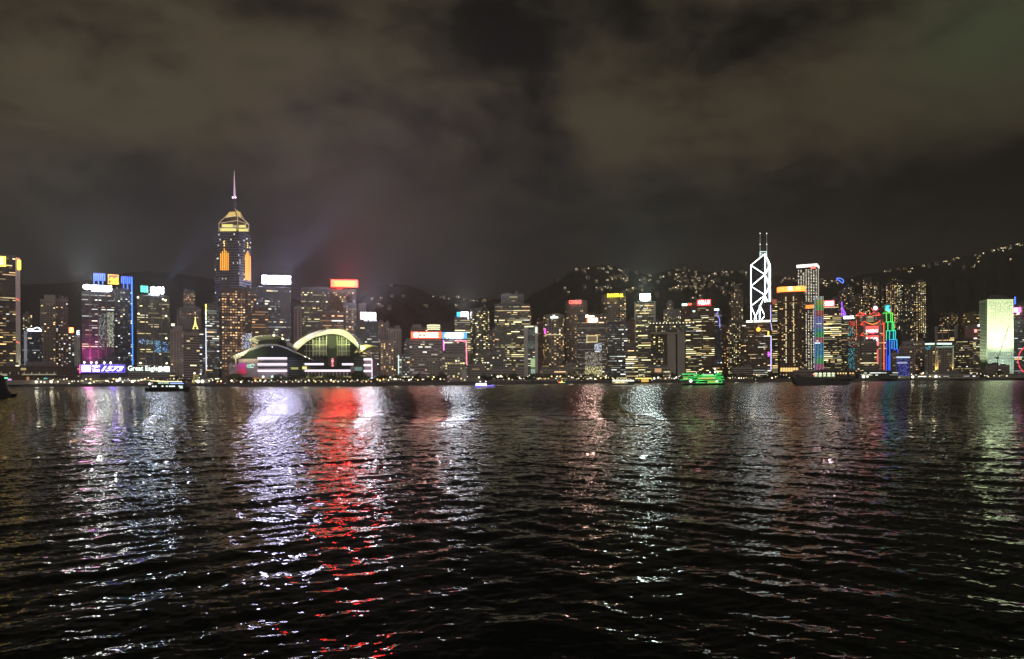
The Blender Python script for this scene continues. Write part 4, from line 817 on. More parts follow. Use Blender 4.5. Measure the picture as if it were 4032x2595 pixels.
# ---- tallest tower with gold crown and spire
def spire_tower():
    D = 1300; e = place('skyscraper', 'tallest tower with gold lit pyramid crown, amber light bars and pink spire', 'skyscraper', 920, D); o = e.location.copy()
    def q(x, d_): p = P(x, 1493, D+d_); return (p.x, p.y)
    plan = [q(849,16), q(868,2), q(945,0), q(958,6), q(992,34), q(988,58), q(905,70), q(850,50)]
    zt = P(915,914,D).z; m = MB(); m.prism(plan, GZ, zt)
    zz = zt-2; i = 0
    def ring(z, t, s_): m.prism([((p[0]-o.x)*s_+o.x, (p[1]-o.y-30)*s_+o.y+30) for p in plan], z, z+t)
    m.build('body', WALL['glass'], e, off=o); m = MB()
    while zz > 30 and i < 70: ring(zz, 1.5, 1.008); zz -= 4.6; i += 1
    m.build('floor_bands', WALL['grey'], e, off=o)
    # windows
    rs = random.Random(21); st = MB(); runs = []
    edges = [(q(868,2), q(945,0), 18), (q(958,6), q(992,34), 9), (q(849,16), q(868,2), 5), (q(945,0), q(958,6), 3)]
    k = 0; zz = zt-2
    while zz > 30:
        zc = zz-1.6; rowa = rs.choice([.1,.4,1,1,2.2])
        for ei, (a, b_, n) in enumerate(edges):
            a = Vector((*a,0)); b_ = Vector((*b_,0)); d_ = (b_-a); ang = math.atan2(d_.y, d_.x); nrm = Vector((math.sin(ang), -math.cos(ang), 0))
            for i in range(n):
                c = a+d_*((i+.5)/n)+nrm*.18; w = d_.length/n*.8
                if rs.random() < .12*rowa: runs.append((c.x, c.y, zc, w, 2.0, ang, rs.choice([(1,.95,.7),(1,.85,.5),(.9,.95,1)]), rs.uniform(.4,1.8)))
                else:
                    u_ = d_.normalized()*w/2; g_ = .008+.07*rs.random()**3; st.quad((c.x-u_.x,c.y-u_.y,zc-1),(c.x+u_.x,c.y+u_.y,zc-1),(c.x+u_.x,c.y+u_.y,zc+1),(c.x-u_.x,c.y-u_.y,zc+1),(g_*.9,g_*.9,g_*1.1))
        zz -= 4.6
    runs.sort(key=lambda r: -r[7])
    for r in runs[:95]: window_obj(e, r[0]-o.x, r[1]-o.y, r[2]-o.z, r[3], r[4], r[5], r[6], r[7])
    st.build('facade_glazing', GLOW, e, off=o)['kind'] = 'stuff'
    # amber bars
    for bars, yb, dd in (([(869,997),(876,989),(883,978),(890,987),(898,995)], 1064, 1.0), ([(967,1003),(971,996),(975,988),(980,998),(985,1007)], 1101, 22.0)):
        for i, (x, y) in enumerate(bars):
            dx = (x-958)/34*28+6 if x > 950 else dd
            m = MB(); m.tube(P(x,y,D+dx-2.6), P(x,yb+(i*1.2 if x > 950 else 0),D+dx-2.6), .62); m.build('amber_light_bar', em((1,.42,.03), 1.9, i == 2), e, off=o)
        bx = MB(); x0, x1 = bars[0][0]-2, bars[-1][0]+2
        d0, d1 = ((x0-958)/34*28+6, (x1-958)/34*28+6) if x0 > 950 else (1, 1)
        a = P(x0, yb+1, D+d0-1.2); b_ = P(x1, yb+3, D+d1-1.2); top = P(x0, bars[0][1], D+d0-1.2).z
        bx.quad(a, (b_.x,b_.y,a.z), (b_.x,b_.y,top), (a.x,a.y,top)); bx.build('amber_backing', em((.75,.14,.01), .4), e, off=o)
    for x, ys, dx in ((883,(950,959,967),0),(975,(957,966,974),20)):
        m = MB()
        for y in ys: p = P(x,y,D+dx-2.8); m.ball(*p, 1.1)
        m.build('amber_lamp', em((1,.6,.15), 3), e, off=o)
    # crown
    def cpt(x, y, d_): return P(x, y, D+d_)
    yel = em((1,.88,.25), 1.1, True); yel2 = em((.95,.80,.30), .55)
    body = MB()
    base = [cpt(862,914,8), cpt(936,906,0), cpt(980,914,30), cpt(960,914,62), cpt(872,914,56)]
    eave = [cpt(862,876,8), cpt(936,868,0), cpt(980,882,30), cpt(960,880,62), cpt(872,878,56)]
    n = 5; apex = cpt(924,822,30)
    sh = lambda p, s_: Vector((o.x+(p.x-o.x)*s_, o.y+30+(p.y-o.y-30)*s_, p.z))
    b2 = [sh(p,.93) for p in base]; e2 = [sh(p,.93) for p in eave]
    for i in range(5):
        j = (i+1) % 5; body.quad(b2[i], b2[j], e2[j], e2[i]); body.v += [tuple(e2[i]), tuple(e2[j]), tuple(apex)]; k_ = len(body.v); body.f.append((k_-3,k_-2,k_-1)); body.c.append(None)
    body.build('crown', WALL['brown'], e, off=o)
    def band(pa, pb, y0, y1, x0, x1, out, m_, name):
        # panel between two facade corners: x-range in photo pixels
        def at(x, y):
            t = (x-pa[0])/(pb[0]-pa[0]); return P(x, y, D+pa[1]+(pb[1]-pa[1])*t-out)
        mm = MB(); mm.quad(at(x0,y1), at(x1,y1), at(x1,y0), at(x0,y0)); s2 = MB(); f = [Vector(p) for p in mm.v]
        for p in f[:]: pass
        mm.quad(*[p+Vector((0,.6,0)) for p in reversed(f)]); mm.build(name, m_, e, off=o)
    Lf, Rf = ((862,8),(936,0)), ((936,0),(980,30))
    band(*Lf, 899, 910, 867, 930, 2.4, yel, 'gold_light_band'); band(*Lf, 883, 894, 874, 916, 2.4, yel, 'gold_light_band'); band(*Lf, 886, 895, 916, 931, 2.2, yel2, 'gold_light_band')
    band(*Rf, 901, 911, 940, 976, 2.4, yel, 'gold_light_band'); band(*Rf, 886, 897, 941, 967, 2.4, yel, 'gold_light_band')
    m = MB(); m.quad(cpt(889,855,2), cpt(930,850,-3), cpt(926,833,9), cpt(902,835,12)); m.quad(cpt(889,855,2.5), cpt(902,835,12.5), cpt(926,833,9.5), cpt(930,850,-2.5)); m.build('gold_roof_panel', em((1,.66,.18), .85, True), e, off=o)
    m = MB(); m.quad(cpt(935,851,-1), cpt(951,856,10), cpt(944,836,18), cpt(931,826,12)); m.quad(cpt(935,851,-.5), cpt(931,826,12.5), cpt(944,836,18.5), cpt(951,856,10.5)); m.build('gold_roof_panel', em((1,.68,.15), .8, True), e, off=o)
    m = MB()
    for a, b_ in (((862,912,6),(862,877,6)),((862,877,6),(884,857,6)),((884,857,4),(934,850,-5)),((862,879,6),(936,868,-3)),((936,868,-3),(980,884,28)),((980,884,28),(979,912,28)),((980,884,28),(960,864,16)),((960,864,16),(936,850,-5)),((936,908,-3),(936,850,-3)),((862,899,5),(936,893,-3)),((936,893,-3),(980,899,27)),((884,857,5),(908,833,10)),((936,850,-3),(926,822,26)),((960,864,16),(944,834,20)),((874,912,5),(874,880,5)),((967,912,20),(967,878,20))): m.tube(P(a[0],a[1],D+a[2]-1), P(b_[0],b_[1],D+b_[2]-1), .55)
    m.build('crown_frame', mat('glowing gold frame', (.75,.65,.4), .4, emit=(.8,.65,.35), es=.35), e, off=o)  # gold light on the frame is put in as emission
    m = MB(); c = cpt(924,824,30); m.cyl(c.x, c.y, c.z-2, P(924,800,D+30).z, 5.5, 3.2, 10); z1 = P(924,800,D+30).z; z2 = P(924,781,D+30).z; m.cyl(c.x, c.y, z1, z2, 2.4, 2.0, 8)
    for k in range(3): m.cyl(c.x, c.y, z1+k*2.6, z1+k*2.6+.9, 3.4, 3.4, 10)
    m.build('mast_base', STEEL, e, off=o)
    m = MB(); m.tube((c.x,c.y,z2), (c.x-.4,c.y,P(923,672,D+30).z), 2.2, 8, r2=.25); m.build('spire', mat('glowing pink spire', (.7,.55,.65), .4, emit=(.85,.55,.75), es=.42), e, off=o)  # floodlit look comes from emission in the spire material, no lamp
    m = MB(); m.ball(c.x-2.6,c.y-1.5,z2+1.2,1.5); m.ball(c.x+2.4,c.y-1.5,z2+1.2,1.3); m.build('spire_lamp', em((1,.75,1), 4), e, off=o)
spire_tower()
# ---- red truss bank tower
def truss_tower():
    D = 1520; t = tower('truss', OT, 'grey bank tower with red neon roof trusses, ladder masts and red signs', 3372, 3486, 1238, D, 'grey', 'office', .06, 'warm', dep=34, cap=20, roof=0)
    e = t['e']
    def T2(segs, r, c, s_, name, y=-3.0):
        for a, b in segs: m = MB(); m.tube(t['L'](*a, y), t['L'](*b, y), r); m.build(name, em(c, s_), e)
    red = (1,.07,.035)
    T2([((3372,1242),(3386,1229)),((3386,1229),(3402,1240)),((3372,1242),(3400,1242)),((3390,1229),(3412,1239)),((3424,1240),(3445,1229)),((3430,1214),(3440,1226)),((3447,1224),(3460,1218)),((3450,1238),(3466,1242)),((3466,1242),(3456,1231)),((3436,1243),(3462,1244)),
        ((3388,1278),(3400,1266)),((3388,1278),(3404,1279)),((3402,1264),(3418,1273)),((3455,1273),(3466,1262)),((3470,1278),(3482,1277)),((3482,1277),(3474,1269)),
        ((3388,1320),(3400,1309)),((3388,1320),(3402,1321)),((3470,1320),(3482,1322))], .75, red, 2.2, 'red_neon')
    T2([((3418,1273),(3436,1278)),((3436,1278),(3455,1272))], .8, (1,.3,.05), 2.2, 'orange_neon')
    for x in (3391, 3404, 3449, 3466):
        y0 = 1228 if x in (3391, 3449) else 1266; y1 = 1268 if x == 3391 else (1262 if x == 3449 else 1460); m = MB(); a = t['L'](x, y0, -4); b = t['L'](x, y1, -4)
        m.box(a.x-1.5, a.x-.9, -5, -3, b.z, a.z); m.box(a.x+.9, a.x+1.5, -5, -3, b.z, a.z); k = int((a.z-b.z)/3)
        for i in range(k): m.tube((a.x-1.2,-4,b.z+i*3), (a.x+1.2,-4,b.z+i*3+2.4), .28, 4)
        m.build('ladder_mast', mat('glowing grey mast', (.6,.58,.56), .5, emit=(.5,.45,.42), es=.18), e)  # masts look floodlit through their own emission, no lamp on them
    panel(t, 3409, 3459, 1284, 1296, (1,.06,.05), 3.0, name='red_screen', y=-2, sample=True); panel(t, 3409, 3459, 1297, 1308, (1,.12,.12), 1.2, name='red_screen', y=-2)
    sign_text(t, 'HSBC', 3410, 3457, 1298, 1309, (1,.8,.82), 4, y=-3.2, bold=.03); m = MB(); a = t['L'](3412,1309,-2); b = t['L'](3459,1309,-2); c = t['L'](3436,1317,-2); m.v = [tuple(a), tuple(b), tuple(c)]; m.f = [(0,2,1)]; m.c = [None]; m.build('red_screen', em((.9,.05,.2), 1.4), e)
    panel(t, 3409, 3459, 1321, 1333, (1,.09,.07), 1.8, name='red_screen', y=-2); sign_text(t, '160', 3410, 3456, 1328, 1346, (1,.75,.78), 4, y=-3.2, bold=.04)
    panel(t, 3447, 3459, 1334, 1362, (1,.2,.22), 2.0, name='red_screen', y=-2); panel(t, 3446, 3458, 1376, 1430, (.95,.12,.14), 1.3, name='red_screen', y=-2)
    T2([((3479,1276),(3479,1458))], 1.1, (1,.13,.04), 1.6, 'red_edge_light'); T2([((3369,1258+k*9),(3369,1264+k*9)) for k in range(9)], 1.7, (1,.16,.05), 1.5, 'red_edge_light')
    m = MB(); p = t['L'](3447,1214,-3); m.ball(p.x,-3,p.z,4.2,14,8); m.build('pink_globe', em((1,.62,.78), 3, True), e)
    for k in range(5): panel(t, 3412, 3440, 1244+k*5.2, 1246.6+k*5.2, (.75,.72,.4), .55, name='lit_floor', y=-.9)
    tower('cityhall', OT, 'brown front block with dark louvred floors hiding the foot of the red truss tower', 3392, 3452, 1345, 1440, 'tan', 'band', .30, 'yellow', dep=26, cap=50, bright=1.2, dark=.004, litrange=(.3,1))
    tower('cityhall_l', OT, 'plain brown block beside the louvred front building', 3366, 3394, 1344, 1450, 'tan', 'grid', .10, 'orange', dep=26, cap=20, bright=1.3, dark=.003)
truss_tower()
# ---- stepped neon tower
def stepped_tower():
    D = 1545; e = place('office_tower', 'stepped tower outlined in neon fading from green at the top to blue', 'tower', 3500, D); o = e.location.copy()
    steps = [(3483,3505,1206,1232),(3479,3514,1233,1267),(3485,3519,1268,1302),(3489,3526,1303,1337),(3489,3532,1338,1374),(3489,3536,1375,1396),(3489,3506,1397,1480)]
    m = MB()
    for i, (x0, x1, y0, y1) in enumerate(steps): wbox(m, x0+1, x1-1, y0+.5, y1, D+i*.01, 26)
    wbox(m, 3490, 3535, 1397, 1480, D+2, 22)
    m.build('body', WALL['glass'], e, off=o)
    def neon(pts, c, s_=1.7, r=.75):
        mm = MB()
        for a, b in zip(pts, pts[1:]): mm.tube(P(*a,D-1.5), P(*b,D-1.5), r)
        mm.build('neon_outline', em(c, s_, False), e, off=o)
    G1, G2, G3, B1_, B2_ = (.10,.85,.08), (.06,.9,.18), (.02,.75,.42), (.02,.45,.85), (.04,.10,1)
    neon([(3478,1256),(3477,1233),(3513,1232),(3514,1266)], G1); neon([(3490,1233),(3491,1266)], G1); neon([(3507,1233),(3508,1266)], G1)
    neon([(3484,1300),(3483,1268),(3518,1267),(3520,1302)], G2); neon([(3496,1268),(3496,1302)], G2); neon([(3513,1268),(3513,1302)], G2)
    neon([(3484,1302),(3485,1345)], G3); neon([(3485,1345),(3487,1460)], B2_); neon([(3490,1303),(3526,1302)], G3); neon([(3490,1303),(3490,1340)], G3); neon([(3503,1303),(3502,1338)], (.02,.65,.55)); neon([(3518,1303),(3518,1337)], (.02,.65,.6)); neon([(3526,1303),(3525,1337)], (.02,.6,.65))
    neon([(3490,1340),(3491,1460)], B2_); neon([(3503,1338),(3505,1337),(3531,1337),(3532,1374)], B1_); neon([(3503,1338),(3504,1460)], (.03,.2,1)); neon([(3512,1340),(3512,1374)], (.03,.3,.95)); neon([(3521,1340),(3521,1374)], (.03,.3,.95))
    neon([(3517,1396),(3519,1374),(3535,1374),(3536,1395),(3523,1395)], B2_); neon([(3525,1376),(3525,1395)], B2_); neon([(3498,1400),(3498,1460)], (.05,.08,.9), 1.6)
    m = MB(); wbox(m, 3483, 3505, 1199, 1231, D-1, 1.5); s_ = m.build('green_screen', em((.03,.40,.12), .5), e, off=o)
    m = MB()
    for a, b in (((3501,1205),(3489,1215)),((3489,1215),(3501,1226)),((3488,1209),(3496,1204)),((3494,1214),(3504,1221))): m.tube(P(*a,D-2.4), P(*b,D-2.4), 1.3)
    m.build('cyan_emblem', em((.04,.55,1), 3), s_, off=o)
    m = MB(); m.tube(P(3487,1219,D-2.4), P(3503,1229,D-2.4), 1.0); m.build('green_emblem', em((.4,.95,.25), 2), s_, off=o)
stepped_tower()
# ---- right hand stretch
tower('hotel_pink', HT, 'wide pinkish hotel block in two steps with small lit windows', 3540, 3602, 1366, 1490, 'pink', 'grid', .16, 'warm', dep=30, cap=50, bright=1.2, dark=.006)
tower('hotel_pink2', HT, 'taller pinkish hotel wing with fine window rows', 3552, 3640, 1346, 1530, 'pink', 'grid', .26, 'warm', dep=30, cap=70, bright=1.0, dark=.006)
t = tower('bluelit', OT, 'low block washed in blue light by the waterfront', 3528, 3584, 1406, 1440, 'white', 'band', .0, 'cool', dep=26, cap=1, dark=.0)
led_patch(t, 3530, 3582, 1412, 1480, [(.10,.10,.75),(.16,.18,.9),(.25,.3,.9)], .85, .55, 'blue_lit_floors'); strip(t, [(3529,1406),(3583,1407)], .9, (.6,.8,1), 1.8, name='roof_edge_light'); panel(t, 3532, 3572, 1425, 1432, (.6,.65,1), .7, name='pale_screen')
tower('beh_blue', OT, 'plain dim block behind the blue lit building', 3506, 3545, 1392, 1500, 'tan', 'grid', .03, 'warm', dep=24, cap=8, dark=.003)
t = tower('greenroof', HT, 'pale hotel block with mint lit roof bars and amber uplights', 3641, 3682, 1362, 1465, 'tan', 'grid', .16, 'yellow', dep=30, cap=40, bright=.9, dark=.004)
strip(t, [(3642,1354),(3680,1354)], 1.5, (.72,1,.85), 2.2, name='mint_roof_bar'); led_patch(t, 3645, 3664, 1362, 1376, [(.15,.7,.9)], .6, 1.2, 'cyan_sign')
t = tower('greenroof2', HT, 'mint edged hotel block with broad pale frame and amber glow at its foot', 3684, 3755, 1366, 1455, 'tan', 'grid', .18, 'yellow', dep=30, cap=60, bright=.9, dark=.004)
strip(t, [(3689,1353),(3748,1354)], 1.6, (.72,1,.85), 2.4, name='mint_roof_bar'); strip(t, [(3686,1366),(3755,1366)], .8, (.5,.8,.6), .8, name='mint_ledge'); strip(t, [(3753,1372),(3753,1440)], 1.0, (.45,.6,.4), .5, name='corner_light')
m = MB()
for x in (3684, 3692, 3750): a = t['L'](x,1366,0); m.box(a.x-1, a.x+1, -1.6, -.4, 0, a.z)
m.build('pale_frame', WALL['white'], t['e'])
for x, pw in ((3686, 60000), (3753, 40000)):
    p = t['e'].matrix_basis @ t['L'](x, 1466, -5); q = t['e'].matrix_basis @ t['L'](x, 1400, 0); spot(p, q, (1,.6,.15), pw, 50)
tower('hillhotel', AT, 'tall rounded top apartment tower with bright roof lamps on the slope', 3700, 3772, 1236, 1780, 'brown', 'grid', .42, 'warm', dep=34, shape='round', cap=80, bright=1.0)
t = tower('slab_cols', OT, 'blocky tower framed by two pale slabs with warm floor strips', 3692, 3760, 1284, 1640, 'dark', 'band', .35, 'warm', dep=28, cap=60, bright=1.1, roof=0)
m = MB()
for x0_, x1_ in ((3680,3692),(3708,3713),(3733,3737),(3757,3770)): a = t['L'](x0_,1286,0); b = t['L'](x1_,1286,0); m.box(a.x, b.x, -2, 20, t['H']-70, t['H'])
m.build('pale_slab', WALL['conc'], t['e'])
tower('gardenroad', AT, 'wide apartment tower with lit roof terrace next to the rounded one', 3782, 3856, 1232, 1720, 'brown', 'band', .34, 'warm', dep=34, shape='round', cap=80, bright=1.0)
tower('dk_right1', OT, 'dark office block with yellow windows between the hotel and the red flecked tower', 3757, 3830, 1336, 1560, 'dark', 'office', .30, 'yellow', dep=28, cap=60, bright=1.0)
t = tower('dk_right2', OT, 'grey striped block with small red and white signs left of the porthole tower', 3812, 3858, 1284, 1600, 'grey', 'band', .30, 'yellow', dep=28, cap=40, bright=1.0)
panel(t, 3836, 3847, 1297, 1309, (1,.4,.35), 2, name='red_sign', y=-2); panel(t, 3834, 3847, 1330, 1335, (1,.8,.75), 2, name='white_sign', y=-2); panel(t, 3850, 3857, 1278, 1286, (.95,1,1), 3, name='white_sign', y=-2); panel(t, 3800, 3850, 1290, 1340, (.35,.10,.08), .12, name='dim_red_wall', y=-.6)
# ---- porthole tower, floodlit green
def porthole_tower():
    D = 1640; u0, _ = uv(3925, 1493); th = math.atan2(u0, F)
    e = place('office_tower', 'pale green floodlit tower with rows of round portholes and pyramid roof', 'tower', 3938, D); o = e.location.copy()
    W = 52.0; H = P(3938,1178,D).z-GZ; c = P(3940,1493,D)
    # plan: front face seen between px 3893 and 3991, side face 3858-3884
    f0 = P(3889,1493,D); f1 = P(3992,1493,D+4); s0 = P(3858,1493,D+36)
    pts = [(f0.x,f0.y),(f1.x,f1.y),(f1.x-16,f1.y+46),(s0.x,s0.y)]
    m = MB(); m.prism(pts, GZ, GZ+H); roofq = []
    cx_ = sum(p[0] for p in pts)/4; cy2 = sum(p[1] for p in pts)/4
    for i in range(4):
        j = (i+1) % 4; a = Vector((pts[i][0]*.96+cx_*.04, pts[i][1]*.96+cy2*.04, GZ+H)); b = Vector((pts[j][0]*.96+cx_*.04, pts[j][1]*.96+cy2*.04, GZ+H))
        a2 = Vector((a.x*.45+cx_*.55, a.y*.45+cy2*.55, GZ+H+12)); b2 = Vector((b.x*.45+cx_*.55, b.y*.45+cy2*.55, GZ+H+11)); roofq.append((a, b, b2, a2))
    b_ = m.build('body', mat('pale mosaic cladding', (.62,.66,.55), .7, noise=.06), e, off=o); m = MB()
    for q_ in roofq: m.quad(*q_)
    m.quad(*[q_[3] for q_ in roofq]); m.build('pyramid_roof', WALL['dark'], e, off=o)
    rs = random.Random(9); st = MB(); fa = Vector((f0.x,f0.y,0)); fb = Vector((f1.x,f1.y,0)); d_ = fb-fa; n_ = Vector((d_.y,-d_.x,0)).normalized(); cnt = 0; rows, cols = 44, 13
    for j in range(rows):
        z = GZ+H-7-j*(H-30)/rows
        if j in (21, 33): continue
        for i in range(cols):
            c_ = fa+d_*(.07+.88*(i+.5)/cols)+n_*.15; r = .9; u_ = d_.normalized(); pr = [c_+u_*r*math.cos(k*math.pi/4)+Vector((0,0,z+r*math.sin(k*math.pi/4))) for k in range(8)]
            lit = rs.random() < (.06 if j > 14 else .13)
            if lit and cnt < 70:
                mm = MB(); mm.v = [tuple(p) for p in pr]; mm.f = [tuple(range(8))]; mm.c = [None]; mm.build('porthole_window', em((1,.95,.5) if rs.random() < .7 else (.9,1,.8), 1.6), e, off=o); cnt += 1
            else:
                k = len(st.v); st.v += [tuple(p) for p in pr]; st.f.append(tuple(range(k,k+8))); st.c.append((.03,.04,.02) if not lit else (.5,.5,.25))
    sa = Vector((s0.x,s0.y,0)); d2 = fa-sa; n2 = Vector((d2.y,-d2.x,0)).normalized()
    for j in range(rows):
        z = GZ+H-7-j*(H-30)/rows; a = sa+d2*.1+n2*.2; b = sa+d2*.84+n2*.2
        st.quad(a+Vector((0,0,z-.7)), b+Vector((0,0,z-.7)), b+Vector((0,0,z+.7)), a+Vector((0,0,z+.7)), (.02,.03,.015))
    st.build('dark_porthole', GLOW, e, off=o)['kind'] = 'stuff'
    m = MB()
    for zf in (H*.49, H*.24): m.box(f0.x, f0.x+1, f0.y-.3, f0.y-.1, GZ+zf, GZ+zf+.7)
    for zf in (H*.49, H*.24):
        a = fa+n_*.25; b = fb+n_*.25; m.quad(a+Vector((0,0,GZ+zf)), b+Vector((0,0,GZ+zf)), b+Vector((0,0,GZ+zf+.8)), a+Vector((0,0,GZ+zf+.8)))
    m.build('plant_floor_line', WALL['olive'], e, off=o)
    # floodlights on the podium roofs in front and beside the tower
    for k, (fx, z, pw, col) in enumerate(((.2,10,.9e5,(.7,1,.86)),(.5,10,.9e5,(.7,1,.86)),(.85,10,.9e5,(.7,1,.86)))):
        p = fa+d_*fx+n_*60; spot((p.x,p.y,z), (p.x-n_.x*60, p.y-n_.y*60, 50), col, pw, 70)
    for fx in (.15,.5,.85):
        p = fa+d_*fx+n_*110; spot((p.x,p.y,28), (p.x-n_.x*110, p.y-n_.y*110, 140), (.86,1,.60), 1.15e6, 62, r=2)
    p = sa+d2*.5+n2*60; spot((p.x,p.y,16), (p.x-n2.x*60, p.y-n2.y*60, 110), (.85,1,.65), 4.2e5, 75, r=2)
porthole_tower()
t = tower('dk_edge', OT, 'dark tower at the frame edge carrying a bright pink sign and blue light bar', 3992, 4075, 1196, 1800, 'dark', 'office', .22, 'warm', dep=34, cap=40, bright=1.2)
t2 = tower('pinksign', OT, 'dim front block below the pink sign, partly cut by the frame edge', 3990, 4060, 1262, 1720, 'grey', 'band', .10, 'cool', dep=30, cap=30, bright=1.0)
panel(t2, 3989, 4021, 1210, 1230, (1,.12,.72), 4, name='pink_sign', sample=True, y=-3); panel(t2, 3994, 4006, 1212, 1227, (1,.6,.9), 5, name='pink_sign_face', y=-4.5); panel(t2, 4004, 4014, 1229, 1238, (.9,.8,1), 3, name='pale_sign', y=-3); strip(t2, [(3997,1168),(3997,1197)], 1.4, (.03,.10,1), 4, name='blue_light_bar', y=-3); m = MB(); p = t2['L'](3997,1168,0); m.tube((p.x,0,t2['H']), (p.x,0,p.z), .8); p = t2['L'](4010,1230,0); m.tube((p.x,0,t2['H']), (p.x,0,p.z), .8); m.build('sign_support', STEEL, t2['e'])
panel(t2, 3992, 4022, 1412, 1415, (1,.85,.35), 2, name='lit_ledge', y=-1)
tower('postoffice', OT, 'low pale post office style building in front of the green tower', 3884, 3975, 1440, 1520, 'tan', 'band', .16, 'white', dep=26, cap=20, bright=.7, dark=.01)
tower('po_block', OT, 'small reddish stair block beside the low pale building', 3882, 3906, 1448, 1500, 'pink', 'grid', .0, 'white', dep=16, cap=1, dark=.003)
# ferris wheel
def wheel():
    D = 1480; c = P(4069,1418,D); r = 62*D/F; e = empty('observation_wheel', (c.x,c.y,GZ), 0, 'observation wheel with a glowing red rim, mostly beyond the frame edge', 'ferris wheel'); o = e.location.copy()
    m = MB(); n = 72
    for i in range(n):
        a, b = 2*math.pi*i/n, 2*math.pi*(i+1)/n
        m.tube((c.x+r*math.cos(a), c.y-1.2, c.z+r*math.sin(a)), (c.x+r*math.cos(b), c.y-1.2, c.z+r*math.sin(b)), .75)
    m.build('rim', em((1,.05,.07), 2.4), e, off=o)
    m = MB()
    for i in range(28): a = 2*math.pi*i/28; m.tube((c.x,c.y,c.z), (c.x+r*math.cos(a),c.y,c.z+r*math.sin(a)), .08, 4)
    m.build('spokes', STEEL, e, off=o)
    m = MB()
    for s_ in (-1,1):
        for d_ in (-8,8): m.tube((c.x,c.y+d_*.4,c.z), (c.x+s_*16,c.y+d_,GZ), .6, 6)
    m.build('support_legs', METAL_L, e, off=o)
    m = MB(); m.cyl(c.x, c.y, c.z-1.5, c.z+1.5, 1.5); m.build('hub', METAL_L, e, off=o)
    proto = MB(); proto.ball(0,0,-1.2,1.3,8,6); pm = proto.mesh('cabin', mat('cabin glass', (.25,.2,.22), .2))
    for i in range(21): a = 2*math.pi*i/21+.1; q = bpy.data.objects.new('cabin', pm); COL.objects.link(q); q.parent = e; q.location = (r*math.cos(a), -1.0, c.z+r*math.sin(a)-GZ)
wheel()

# ================================================================== mid-level apartment towers on the slope
ML = [(3398,3432,1097,2150,.5),(3434,3462,1122,2100,.34),(3470,3478,1130,2200,.2),(3488,3526,1118,2120,.62),(3524,3556,1110,2200,.42),(3562,3584,1124,2180,.3),(3588,3614,1120,2100,.5),(3608,3646,1108,2180,.62),(3545,3592,1200,2000,.12),(3300,3330,1150,2120,.30),(3330,3362,1128,2180,.28),(3360,3396,1166,2080,.38),(3270,3300,1178,2060,.22),(2890,2912,1132,2200,.4)]
mll = ['tall gold windowed apartment tower on the slope, highest above the red truss tower','slim apartment tower behind the pink globe with sparse windows','very thin dim apartment tower behind the stepped neon tower','apartment tower with large bright yellow windows behind the neon stepped tower','apartment tower with warm windows just beside the brightest yellow one','dim apartment tower with one lit column on the slope','apartment tower with dense gold window columns on the slope','outermost tall apartment tower on the slope with chains of gold windows','dark unlit apartment block below the outermost gold towers','apartment tower with few lit windows behind the violet sail light','apartment tower behind the white capped teal neon building','shorter apartment tower with scattered gold windows left of the truss tower','small dim apartment tower behind the pink framed sign','narrow apartment tower with a lit roof left of the white lattice tower']
for i, ((x0, x1, y, D, l), lb) in enumerate(zip(ML, mll)): tower('ml%d' % i, AT, lb, x0, x1, y, D, 'brown' if i % 2 else 'dark', 'res', l, 'yellow' if i % 3 else 'warm', dep=22, cap=70, bright=1.7, group='apartment towers on the slope', dark=.006)

